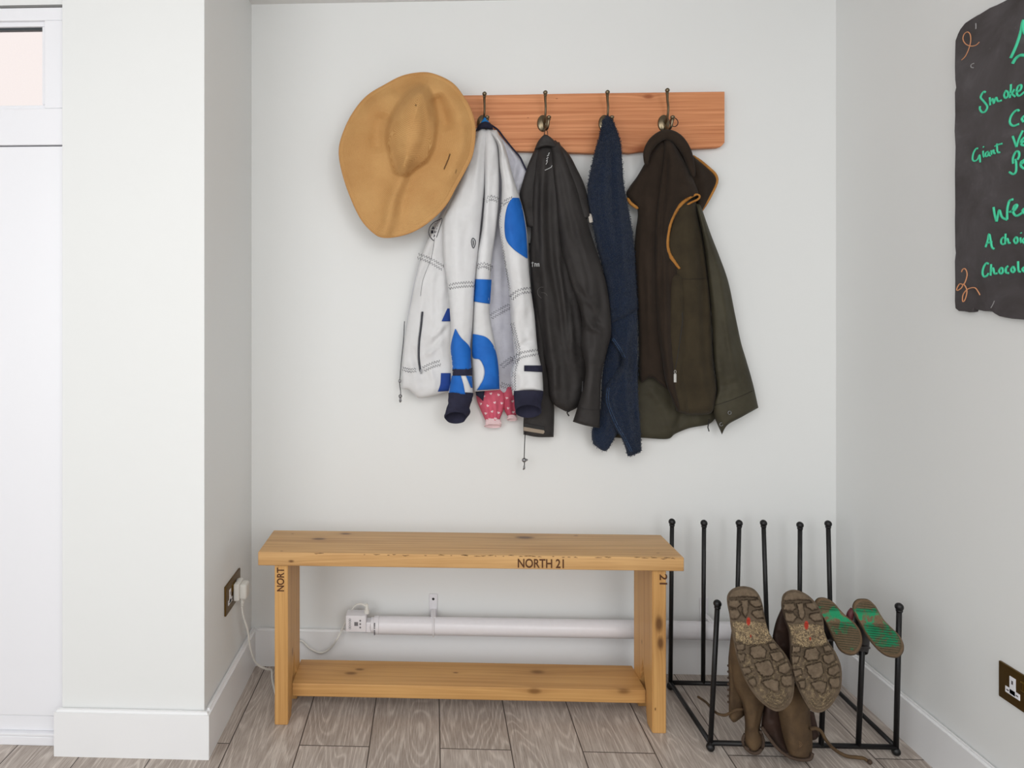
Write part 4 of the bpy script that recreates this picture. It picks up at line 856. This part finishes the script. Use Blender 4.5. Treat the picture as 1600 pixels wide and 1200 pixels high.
z = MB(); lp.line(z, [(1066, 488), (1066, 505), (1062, 535), (1058, 560), (1055, 576)], .0012, lift=.0005); zz = z.build('pocket_zip', M_dark, lp.o)
q = on_y(1054.8, 589, lp.depth(1055, 589)-.004); MB().box(q-Vector((.0042, .001, .017)), q+Vector((.0042, .001, .010)), .001).tube([q+Vector((.003*cos(a), 0, .016+.005*sin(a))) for a in np.linspace(0, 2*pi, 14)[:-1]], .001, 6, close=True).build('zip_pull', plain('bright_steel', (190, 188, 184), .3, .9), zz)
# ------------------------------------------------------------------ boot rack
M_iron = plain('black_iron', (26, 25, 26), .42, .3, .5, bump=.15)
zr = .022
YFr = on_z(1250, 1164, zr).y; YBr = on_z(1070, 1067, zr).y
fb = [on_y(u, 1163, YFr).x for u in (1110, 1168, 1226, 1283, 1341, 1400)]; ft = [(1121, 945), (1176, 946), (1236, 947), (1291, 948), (1350, 949), (1405, 950)]
bb = [on_y(u, 1067, YBr).x for u in (1047.5, 1098.5, 1149, 1201, 1249, 1300)]; btp = [(1050, 817), (1100, 819), (1155, 819), (1193, 819), (1250, 822), (1294, 820)]
print('rack', YFr, YBr, fb, bb)
rk = empty('boot_rack', ((fb[0]+fb[5])/2, (YFr+YBr)/2, 0), 'black iron boot rack of upright rods with ball ends, in the right corner', 'boot rack')
R_ = .0065
def rod(a, b, name='rod', r=R_): return MB().tube([a, b], r, 12).build(name, M_iron, rk, True)
rod((fb[0]-.004, YFr, zr), (fb[5]+.004, YFr, zr), 'base_rail'); rod((bb[0]-.004, YBr, zr), (bb[5]+.004, YBr, zr), 'base_rail')
rod((bb[0], YBr, zr), (fb[0], YFr, zr), 'base_rail'); rod((bb[5], YBr, zr), (fb[5], YFr, zr), 'base_rail')
for xs, tops, Y in ((fb, ft, YFr), (bb, btp, YBr)):
    for x, (u, v) in zip(xs, tops):
        t_ = on_y(u, v, Y); o = rod((x, Y, zr), t_, 'upright_rod')
        MB().ball(t_+Vector((0, 0, .003)), .0105, 16).lathe(t_-Vector((0, 0, .010)), (0, 0, 1), [(0, .0075), (.004, .0085), (.006, .007)], 12).build('ball_end', M_iron, o, True)
for x, Y in ((fb[0], YFr), (fb[5], YFr), (bb[0], YBr), (bb[5], YBr)):
    MB().ball((x, Y, .011), .011, 16).build('ball_foot', M_iron, rk, True)

# ------------------------------------------------------------------ muddy boots, hung upside down over the front rods
def mud_mat(name, base, dk, straw, strawn):
    t = NT(name); v = t.coord(); n = t.noise(v, 70, 5, .65); s = t.noise(v, 190, 4, .75, 1.2)
    c = t.mix(t.ramp(n, [(.3, (0, 0, 0, 1)), (.72, (1, 1, 1, 1))]), lin(base), lin(dk))
    c = t.mix(t.math('MULTIPLY', t.ramp(s, [(.45, (0, 0, 0, 1)), (.58, (1, 1, 1, 1))]), t.attr('straw')), c, lin(straw))
    c = t.mix(t.attr('groove'), c, lin((44, 36, 30))); c = t.mix(t.attr('red'), c, lin((176, 62, 48)))
    t.col(c); t.bump(t.math('ADD', t.math('MULTIPLY', n, .6), t.math('MULTIPLY', s, t.math('MULTIPLY_ADD', t.attr('straw'), 2.6, .4))), .55, .0045); return t.fin(.9, 0, .15)
M_sole = mud_mat('mud_caked_rubber', (116, 101, 84), (90, 77, 63), (186, 164, 128), .5)
M_leath = cloth('brown_nubuck', (98, 78, 55), (74, 58, 42), .8, 500, .3, .5, spec=.25, nsc=18)
M_leathd = cloth('dark_brown_leather', (58, 40, 32), (44, 31, 25), .6, 500, .25, .4, spec=.3)
M_welt = plain('dark_welt', (70, 54, 42), .8, bump=.4)
def ZZ(l): return [(1100+a/3.75, 880+b/3.75) for a, b in l]
soleA = ZZ([(240, 135), (290, 150), (325, 190), (345, 250), (355, 310), (375, 390), (410, 450), (460, 510), (500, 570), (525, 640), (530, 710), (520, 790), (490, 840), (440, 868), (390, 855), (330, 810), (280, 750), (230, 660), (195, 560), (175, 470), (158, 380), (148, 300), (136, 240), (136, 190), (160, 155), (200, 138)])
soleB = ZZ([(530, 155), (590, 175), (640, 215), (680, 270), (700, 340), (705, 400), (730, 460), (770, 520), (800, 590), (808, 660), (800, 740), (770, 800), (730, 850), (680, 875), (630, 865), (590, 810), (550, 730), (520, 650), (507, 560), (505, 470), (497, 390), (472, 320), (457, 260), (457, 200), (480, 168)])
lugs = [[(140, 190), (165, 150), (240, 138), (300, 155), (326, 192), (310, 203), (250, 198), (150, 205)], [(140, 214), (205, 212), (216, 245), (192, 268), (143, 258)], [(265, 215), (325, 207), (344, 250), (300, 262), (270, 240)],
    [(145, 268), (200, 270), (220, 300), (190, 332), (150, 327)], [(285, 277), (345, 266), (354, 322), (310, 327), (278, 300)], [(215, 215), (260, 210), (262, 282), (245, 322), (225, 300), (222, 260)],
    [(182, 472), (240, 470), (243, 508), (193, 515)], [(188, 527), (250, 530), (238, 578), (205, 582)], [(212, 612), (270, 605), (284, 640), (235, 662)], [(252, 684), (300, 665), (312, 718), (280, 730)],
    [(267, 490), (330, 474), (366, 510), (362, 555), (300, 563), (270, 540)], [(290, 585), (385, 563), (414, 630), (398, 662), (345, 668), (310, 630)], [(330, 692), (395, 672), (440, 688), (438, 748), (420, 760), (370, 735)],
    [(373, 470), (415, 460), (442, 500), (390, 512)], [(383, 525), (452, 512), (478, 555), (430, 582), (398, 568)], [(428, 602), (490, 575), (514, 622), (480, 652), (440, 642)], [(450, 662), (520, 652), (527, 718), (470, 726), (448, 692)]]
arcs = [[(375, 765), (400, 795), (440, 800), (468, 745)], [(362, 785), (400, 818), (450, 820), (485, 760)], [(356, 805), (400, 838), (455, 838), (500, 785)], [(395, 750), (420, 775), (445, 770), (455, 735)]]
def _span(o, t):
    P = catmull(o, 400, closed=True); y0, y1 = P[:, 1].min(), P[:, 1].max(); y = y0+t*(y1-y0); m = np.abs(P[:, 1]-y) < (y1-y0)*.012
    return y, P[m, 0].min(), P[m, 0].max()
_A = np.array(soleA); _y0, _y1 = _A[:, 1].min(), _A[:, 1].max()
def mapB(l):
    out = []
    for a, b in ZZ(l):
        t_ = min(.99, max(.01, (b-_y0)/(_y1-_y0))); ya_, xa, xb = _span(soleA, t_); yb_, xc, xd = _span(soleB, t_); q_ = (a-xa)/(xb-xa); out.append((xc+q_*(xd-xc), yb_))
    return out
def make_boot(outline, mp, label, Yt, Yb, red):
    v0 = min(p[1] for p in outline); v1 = max(p[1] for p in outline); cx = np.mean([p[0] for p in outline])
    q = on_y(cx, v1, Yb); E = empty('walking_boot', (q.x, YFr, 0), label, 'boot', 'pair of muddy walking boots')
    Yf = lambda U, V: Yt+(Yb-Yt)*(V-v0)/(v1-v0)
    LG = [mp(l) for l in lugs]; AR = [mp(a) for a in arcs]; strawp = mp([(165, 345), (260, 335), (375, 350), (400, 450), (360, 475), (250, 480), (185, 450)])
    cache = {}
    def lug(U, V):
        if 'l' not in cache:
            Uw = U+.7*vnoise(U, V, 9, 3)*2; Vw = V+.7*vnoise(V, U, 8, 5)*2
            cache['l'] = np.max([sstep((sdist(Uw, Vw, l)+.4)/2.4) for l in LG], axis=0)
            cache['s'] = sdist(Uw, Vw, strawp); cache['a'] = foldsum(U, V, [(a, 1.0, 1.0, 'full') for a in AR])
        return cache['l']
    def h(U, V, R):
        L = lug(U, V); toe = sstep((V-(v1-24))/8)
        e = -.006*sstep((R-.93)/.07)
        return .0115*np.maximum(L, .5*toe)+.0045*sstep((cache['s']+1)/3)*(.7+.6*vnoise(U, V, 3.5, 9))+.0035*cache['a']+.0012*vnoise(U, V, 6, 2)+e
    def straw(U, V, R): L = lug(U, V); return np.clip(.95*sstep((cache['s']+1.5)/3)+.55*(1-L)*sstep((.93-R)/.08)*sstep(((V-v0)/(v1-v0)-.45)*6)*(.55+vnoise(U, V, 12, 6)*1.4)+.8*cache['a'], 0, 1)
    def groove(U, V, R):
        L = lug(U, V); g = sstep(1-np.abs(L-.30)*2.3)*.9; return np.clip(g*(1-sstep((cache['s']+1)/3))*sstep((.97-R)/.05), 0, 1)  # crevice shade round each lug, painted into the colour for depth
    def rd(U, V, R): return np.clip(sum(sstep((s-np.hypot((U-a)/.75, (V-b)/1.5))/1.5) for a, b, s in red), 0, 1)
    polar('sole', M_sole, E, outline, Yf, h, .013, NR=75, NA=240, attrs={'straw': straw, 'groove': groove, 'red': rd})
    return E, Yf, outline
def grow(o, k, du=0, dv=0): c = np.mean(o, 0); return [(c[0]+(p[0]-c[0])*k+du, c[1]+(p[1]-c[1])*k+dv) for p in o]
EA, YfA, _ = make_boot(soleA, ZZ, 'brown muddy walking boot with its sole facing out, left one of the pair', 1.735, 1.665, [(1169.5, 971, 5.0), (1173, 994, 2.2)])
EB, YfB, _ = make_boot(soleB, mapB, 'brown muddy walking boot with its sole facing out, right one of the pair', 1.740, 1.665, [(1260, 977, 5.2), (1266, 998, 2.4)])
def vamp(E, outline, Yf, k, du, dv, dep, mat):
    g = grow(outline, k, du, dv)
    # upper: a rounded body behind the sole
    polar('upper', mat, E, g, lambda U, V: Yf(U, V)+.0125, lambda U, V, R: 0*U, lambda R: dep*np.sqrt(np.clip(1-R**3, 0, 1))+.001, NR=26, NA=100)
vamp(EA, soleA, YfA, .97, 0, 0, .075, M_leathd)
vamp(EB, soleB, YfB, .96, -2.5, 1, .080, M_leathd)
# dark quarter of the right boot seen beside its sole
Cloth('quarter', M_leathd, EB, [(1222, 948), (1212, 972), (1207, 1000), (1212, 1025), (1222, 1045)], [(1232, 940), (1240, 975), (1250, 1010), (1252, 1040), (1250, 1062)], 1.775, T=.018, back=.03, folds=[([(1216, 985), (1224, 1010)], 4, -.004)])
# shafts sagging down to the floor, round the rods
ya = YFr-.020
Cloth('shaft', M_leath, EA, [(1143, 985), (1140, 1020), (1144, 1060), (1149, 1078), (1156, 1090), (1162, 1112), (1164, 1133), (1163.5, 1150), (1165, 1163), (1172, 1172)], [(1196, 1000), (1200, 1040), (1204, 1075), (1196, 1102), (1191, 1120), (1187.5, 1138), (1190.5, 1152), (1191, 1163), (1185, 1172)], ya, T=.040, back=.034, bot=[(1172, 1172), (1179, 1174.5), (1185, 1172)], rb=.02,
      folds=[([(1150, 1062), (1162, 1095), (1170, 1120)], 5, .006), ([(1185, 1100), (1178, 1140)], 6, .004), ([(1172, 1146), (1184, 1143)], 4, -.004)], auto=3, aamp=.003)
Cloth('facing', M_leath, EA, [(1143, 985), (1138, 1030), (1139, 1069), (1138.5, 1097), (1139, 1120)], [(1160, 985), (1158, 1030), (1160, 1069), (1163, 1097), (1163, 1118)], ya+.008, T=.022, back=.02, bot=[(1139, 1120), (1146, 1129), (1154, 1125), (1163, 1118)], folds=[([(1150, 1010), (1148, 1060), (1150, 1115)], 4, -.004)], auto=2)
mb = MB(); mb.tube([on_y(u, v, ya-.030+(.018 if abs(u-1177) > 12 else 0)) for u, v in catmull([(1164.5, 1147), (1161, 1155), (1162.5, 1164), (1170, 1173.5), (1179, 1177), (1187, 1174), (1192, 1165), (1192, 1154), (1188, 1142)], 40)], .0042, 8); mb.build('rolled_rim', M_welt, EA, True)
for k in range(7): p = on_y(1138.6, 1040+k*9.5, ya-.002); MB().lathe(p, (-1, -.5, 0), [(0, .0032), (.003, .0028)], 8).build('eyelet', M_welt, EA)
def lace(E, pts, w=.0042):
    P = [Vector(p) for p in catmull([tuple(p) for p in pts], 60)]; mb = MB(); mb.tube(P, w, 8)
    return mb.build('lace', M_leath, E, True)
lace(EA, [on_y(1160, 1108, ya-.03), on_y(1150, 1109, ya-.035), on_y(1141, 1114, ya-.02), on_y(1131, 1117.5, ya-.0), on_y(1118, 1113, ya+.03), on_z(1104, 1098, .05), on_z(1091, 1089, .03)], .0036)
yb = YFr-.035
Cloth('shaft', M_leath, EB, [(1208, 1060), (1210, 1080), (1213, 1100), (1216, 1120), (1220, 1140), (1225, 1160), (1232, 1180)], [(1262, 1070), (1265, 1090), (1266, 1112), (1267, 1129), (1269, 1145), (1269.5, 1165), (1268, 1182)], yb, T=.048, back=.03, bot=[(1232, 1180), (1245, 1184), (1258, 1185), (1268, 1182)], rb=.015,
      folds=[([(1240, 1100), (1236, 1140), (1240, 1175)], 9, .005), ([(1258, 1120), (1256, 1170)], 6, -.003), ([(1224, 1130), (1228, 1160)], 4, -.004)], auto=3, aamp=.003)
Cloth('inner_side', M_leathd, EB, [(1196, 1060), (1195, 1100), (1190.5, 1124), (1190.5, 1138), (1202, 1151), (1213, 1165), (1224, 1175)], [(1222, 1060), (1224, 1100), (1226, 1120), (1228, 1140), (1232, 1160), (1236, 1172), (1242, 1181)], yb+.006, T=.026, back=.04, folds=[([(1208, 1090), (1210, 1130)], 6, -.006)], auto=2)
MB().tube([on_y(u, v, yb-.02-.014*min(1, max(0, (u-1190)/40))) for u, v in catmull([(1190, 1136), (1201, 1151.5), (1212, 1166), (1224, 1177), (1238, 1184.5), (1254, 1187.5), (1266, 1185.5), (1269.5, 1177)], 50)], .0042, 8).build('rolled_rim', M_welt, EB, True)
Cloth('tongue', M_leathd, EB, [(1260, 1108), (1262, 1130), (1264, 1156)], [(1272, 1113), (1276, 1130), (1281, 1148)], yb+.015, T=.010, back=.012, bot=[(1264, 1156), (1274, 1156), (1281, 1148)])
lace(EB, [on_y(1266, 1139, yb-.035), on_y(1274, 1138, yb-.03), on_y(1283, 1143, yb-.02), on_y(1291, 1157, yb-.01), on_z(1304, 1171, .022), on_z(1322, 1181, .008), on_z(1340, 1183.5, .006), on_z(1350, 1185, .007), on_z(1356, 1189, .006)], .0045)
lace_end = on_z(1359, 1190.5, .006); MB().ball(lace_end, .0062, 10).build('lace_tip', M_welt, EB, True)
mb = MB()
for (a, b, r_) in ((0, 0, 8), (0, 0, 5.5)): mb.tube([on_y(1245+r_*cos(q), 1163+r_*.62*sin(q), yb-.0495) for q in np.linspace(0, 2*pi, 28)[:-1]], .0006, 4, close=True)
mb.build('stamped_badge', plain('worn_mark', (120, 94, 64), .8), EB)

# small green-soled wellingtons
t = NT('green_ribbed_rubber'); v = t.coord(); n = t.noise(v, 34, 5, .7, .4); n2 = t.noise(v, 240, 3, .7)
fac = t.math('ADD', t.ramp(t.math('ADD', n, t.math('MULTIPLY', t.math('SUBTRACT', t.attr('mud'), .5), .60)), [(.44, (0, 0, 0, 1)), (.52, (1, 1, 1, 1))]), 0.0)
c = t.mix(fac, lin((22, 132, 88)), t.mix(n2, lin((74, 58, 42)), lin((128, 104, 78)))); c = t.mix(t.math('MULTIPLY', t.attr('groove'), .75), c, lin((34, 48, 34)))
t.col(c); t.bump(t.math('ADD', n, n2), .4, .002); M_green = t.fin(.65, 0, .3)
M_well = plain('black_rubber', (38, 32, 30), .5, bump=.3); M_wmud = plain('muddy_rubber', (78, 66, 50), .8, bump=.5); M_red = plain('dull_red_rubber', (96, 40, 46), .6)
def Z7(l): return [(1250+a/4, 900+b/4) for a, b in l]
oC = Z7([(130, 137), (165, 140), (210, 165), (250, 210), (290, 250), (340, 290), (375, 340), (388, 400), (375, 450), (345, 485), (300, 488), (250, 460), (220, 410), (190, 350), (160, 290), (130, 240), (105, 200), (98, 165), (110, 145)])
oD = Z7([(385, 145), (430, 150), (470, 185), (500, 235), (530, 280), (580, 330), (620, 370), (645, 420), (645, 465), (620, 500), (580, 505), (530, 490), (480, 450), (430, 390), (390, 320), (350, 250), (333, 205), (340, 170), (360, 150)])
def welly(out, label, Y0, armud, shaft, du):
    v0 = min(p[1] for p in out); v1 = max(p[1] for p in out); cu = np.mean([p[0] for p in out])
    E = empty('child_wellington', (on_y(cu, v1, Y0).x, YFr, on_y(cu, v1, Y0).z), label, 'boot', "pair of child's wellingtons")
    Yf = lambda U, V: Y0-.05*(V-v0)/(v1-v0)
    a0 = np.array(out[0]); axis = np.array([out[10][0]-out[1][0], out[10][1]-out[1][1]]); axis = axis/np.linalg.norm(axis)
    def rib(U, V, R):
        s = (V*1.0-(U-cu)*.10); g = .5+.5*np.sin(s*2*pi/3.7); tt = (V-v0)/(v1-v0); return g*(1-sstep((.13-np.abs(tt-.33))/.05))*sstep((.92-R)/.06)
    o = polar('sole', M_green, E, out, Yf, lambda U, V, R: .0028*rib(U, V, R)+.0005*vnoise(U, V, 5, 3)-.004*sstep((R-.93)/.07), .010, NR=50, NA=150,
          attrs={'groove': lambda U, V, R: (1-rib(U, V, R))*sstep((.94-R)/.06)*(1-sstep((.13-np.abs((V-v0)/(v1-v0)-.33))/.05)), 'mud': lambda U, V, R: armud((V-v0)/(v1-v0), R)})
    polar('edge_band', M_wmud, E, grow(out, 1.03, -.6, .3), lambda U, V: Yf(U, V)+.0095, lambda U, V, R: 0*U, .012, NR=6, NA=100)
    polar('foot', M_well, E, grow(out, .93, du, 1), lambda U, V: Yf(U, V)+.021, lambda U, V, R: 0*U, lambda R: .045*np.sqrt(np.clip(1-R**3, 0, 1))+.001, NR=20, NA=90)
    ringtube('shaft', M_well, E, shaft, n=30, wall=.002)
    return E
mudC = lambda tt, R: np.clip(.43+.65*sstep((.16-tt)/.06)+.22*sstep((tt-.45)/.2)+.25*sstep((R-.85)/.1), 0, 1.2)
mudD = lambda tt, R: np.clip(.42+.6*sstep((.17-tt)/.06)+.45*sstep((tt-.80)/.08)+.25*sstep((R-.85)/.1), 0, 1.2)
C1 = welly(oC, "green-soled child's wellington upside down, left of the pair", 1.765, mudC, [(1294, 948, 15, .034, YFr+.012, 0), (1296, 965, 15, .034, YFr+.012, 0), (1300, 985, 13, .032, YFr+.012, 0), (1304, 1000, 12, .030, YFr+.012, 2)], -2)
D1 = welly(oD, "green-soled child's wellington upside down, right of the pair, nearer the wall", 1.765, mudD, [(1348, 946, 14, .034, YFr+.012, 0), (1347, 965, 14, .034, YFr+.012, 0), (1347, 990, 12.5, .031, YFr+.010, 0), (1347, 1010, 11.5, .029, YFr+.008, 1), (1346, 1021, 10.5, .028, YFr+.008, 3)], -1.5)
MB().tube([on_y(u, v, YFr-.045+.0) for u, v in catmull([(1327, 968), (1329, 959), (1334, 953)], 12)], .008, 10).build('heel_trim', M_red, D1, True)
MB().tube([on_y(1346.5+11.8*cos(q), 1012+2*sin(q), YFr+.008-.030*(-sin(q))) for q in np.linspace(0, 2*pi, 30)[:-1]], .0028, 6, close=True).build('top_band', M_well, D1, True)

# ------------------------------------------------------------------ slate menu board on the right wall
XS = XR-.014
t = NT('slate'); v = t.coord(); n = t.noise(v, 9, 5, .6, .5); n2 = t.noise(v, 70, 4, .7)
c = t.mix(t.ramp(n, [(.32, (0, 0, 0, 1)), (.62, (.35, .35, .35, 1)), (.85, (1, 1, 1, 1))]), lin((56, 50, 50)), lin((104, 100, 104)))
c = t.mix(t.ramp(n2, [(.66, (0, 0, 0, 1)), (.8, (.5, .5, .5, 1))]), c, lin((130, 126, 128)))
t.col(c); t.bump(t.math('ADD', n, t.math('MULTIPLY', n2, .4)), .25, .002); M_slate = t.fin(.6, 0, .4)
edge = [(1572, 0), (1556, 8), (1545, 12.5), (1530, 22), (1525, 24.5), (1516, 30), (1507, 36), (1500, 45), (1496, 53), (1492, 64), (1491.5, 80), (1491, 105), (1491.5, 125), (1493, 137), (1491, 145), (1491.5, 180), (1490.5, 205), (1492, 230), (1491, 270), (1491.5, 320), (1491, 345), (1491.5, 385), (1492.5, 395), (1491, 408), (1491.5, 440), (1491, 470), (1492, 482), (1497, 486), (1506, 486.5), (1513, 488), (1519, 487), (1521, 482), (1527, 484), (1536, 486), (1545, 486.5), (1549, 487), (1553, 490), (1560, 494), (1569, 496), (1580, 498), (1600, 499.5)]
P = [on_x(u, v, XS) for u, v in edge]; yend = P[0].y-.85
ztop_ = P[0].z+.02; zbot_ = P[-1].z
poly = [Vector((XS, yend+.03, ztop_))]+[Vector((XS, P[0].y-.12, ztop_))]+P+[Vector((XS, P[-1].y-.3, zbot_-.006)), Vector((XS, yend+.02, zbot_)), Vector((XS, yend, zbot_+.03)), Vector((XS, yend, ztop_-.04))]
SB = empty('slate_menu_board', (XR, (P[0].y+yend)/2, zbot_), 'dark slate board with green handwritten menu words, on the right wall', 'menu board')
so = MB().prism(poly, (.0135, 0, 0)).build('slate', M_slate, SB)
bm = bmesh.new(); bm.from_mesh(so.data); bmesh.ops.bevel(bm, geom=[e for e in bm.edges if all(abs(v_.co.x-XS) < 1e-4 for v_ in e.verts)], offset=.002, segments=1, affect='EDGES'); bm.to_mesh(so.data); bm.free()
M_chalk = plain('green_chalk_pen', (70, 206, 160), .7); M_or = plain('orange_chalk_pen', (216, 150, 106), .7); M_wc = plain('white_chalk', (150, 148, 148), .8)
def stroke(mb, pts, oy, r, wd=1):
    P = [(1480+a/6.667, oy+b/6.667) for a, b in pts]; P = catmull(P, max(6, len(P)*5)) if len(P) > 2 else catmull(P, 6)
    mb.tube([on_x(u, v, XS-.0002) for u, v in P if u < 1640], r, 6)
words = {
 'M': (0, .0036, [[(800, 205), (785, 250), (770, 330), (725, 470), (665, 605)], [(800, 210), (792, 280), (812, 350)], [(685, 662), (715, 612), (760, 578), (812, 578)]]),
 'smoked': (0, .0025, [[(400, 965), (385, 955), (360, 985), (352, 1020), (385, 1060), (420, 1110), (400, 1160), (365, 1170), (342, 1135), (345, 1105)], [(445, 1015), (448, 1060), (450, 1098)], [(450, 1065), (475, 1030), (487, 1082)], [(487, 1080), (512, 1015), (530, 1055), (570, 1045)], [(612, 948), (595, 990), (610, 1022), (635, 1000), (635, 960), (610, 946)], [(666, 878), (663, 950), (655, 1022)], [(657, 985), (685, 960), (702, 928)], [(665, 968), (688, 990), (712, 1008)], [(722, 962), (765, 935), (775, 890), (742, 898), (725, 960), (748, 1000), (806, 958)]]),
 'course': (160, .0027, [[(748, 95), (738, 78), (700, 100), (665, 150), (655, 210), (690, 245), (750, 225)], [(806, 140), (780, 172), (797, 205)]]),
 'vegetable': (160, .0027, [[(685, 352), (705, 410), (725, 465)], [(725, 465), (750, 380), (790, 292)], [(772, 430), (802, 400)], [(806, 365), (778, 395), (775, 440), (806, 450)]]),
 'giant': (160, .0022, [[(322, 480), (300, 485), (275, 530), (266, 590), (285, 612), (320, 592), (340, 548), (345, 625)], [(375, 505), (378, 550), (387, 572)], [(378, 462), (382, 468)], [(430, 512), (405, 525), (400, 560), (425, 555), (435, 515), (440, 552), (455, 552)], [(460, 500), (465, 546)], [(463, 525), (485, 497), (490, 532), (505, 527)], [(520, 430), (523, 500), (535, 524), (552, 518)], [(498, 458), (535, 440), (575, 430)]]),
 'peas': (160, .0027, [[(715, 590), (722, 650), (718, 720), (690, 748), (650, 725)], [(690, 640), (688, 580), (715, 520), (745, 513), (752, 555), (735, 598)], [(775, 640), (806, 618)], [(806, 598), (775, 620), (770, 662), (800, 692)]]),
 'wed': (320, .0029, [[(485, 25), (497, 100), (517, 175)], [(517, 175), (532, 110), (547, 55), (575, 130), (627, 155)], [(627, 155), (628, 60), (635, 10), (652, -40), (690, -57)], [(652, 75), (700, 58), (732, 5), (705, 10), (688, 70), (722, 115), (790, 80)], [(806, 40), (788, 62), (806, 90)]]),
 'a': (320, .0027, [[(402, 442), (425, 370), (440, 305), (460, 400), (470, 445), (492, 460)], [(412, 402), (470, 385)]]),
 'choice': (320, .0024, [[(590, 335), (567, 360), (565, 400), (585, 412), (605, 402)], [(610, 300), (607, 360), (605, 412)], [(608, 382), (630, 352), (643, 398), (662, 395)], [(716, 338), (698, 370), (715, 402), (737, 380), (732, 345), (714, 338)], [(765, 340), (768, 375), (775, 398)], [(770, 292), (773, 298)], [(804, 348), (785, 375), (804, 402)]]),
 'chocolate': (320, .0026, [[(432, 618), (410, 608), (382, 650), (370, 710), (385, 748), (415, 738), (435, 712)], [(460, 618), (457, 680), (454, 738)], [(458, 702), (480, 658), (495, 716), (525, 712)], [(562, 657), (543, 690), (560, 718), (582, 700), (579, 665), (560, 657)], [(637, 638), (615, 660), (615, 705), (646, 712)], [(690, 642), (668, 675), (685, 704), (707, 680), (690, 642)], [(740, 588), (742, 650), (748, 692), (770, 698)], [(804, 650), (785, 672), (804, 700)]]),
}
for k, (oy, r_, sts) in words.items():
    mb = MB()
    for s_ in sts: stroke(mb, s_, oy, r_)
    mb.build('handwritten_word', M_chalk, so, True)
mb = MB(); stroke(mb, [(335, 438), (300, 470), (250, 480), (195, 460), (165, 410), (175, 360), (210, 332), (240, 360), (245, 430), (225, 510), (190, 585), (150, 625)], 0, .0011); mb.build('orange_flourish', M_or, so, True)
mb = MB(); stroke(mb, [(150, 700), (160, 675), (185, 665), (205, 700), (205, 750), (175, 825), (130, 825), (100, 878), (110, 892), (150, 865), (170, 828), (200, 870), (205, 920), (185, 990), (162, 1008), (165, 940), (200, 890), (240, 868), (290, 865), (320, 900), (342, 940)], 320, .0014); mb.build('orange_flourish', M_or, so, True)
for s_, oy, r_ in (([(298, 243), (300, 270), (299, 302)], 0, .0014), ([(280, 660), (252, 672), (250, 700), (276, 706)], 0, .0012), ([(492, 1000), (475, 1040), (455, 1075)], 320, .0009)):
    mb = MB(); stroke(mb, s_, oy, r_); mb.build('chalk_mark', M_wc, so, True)
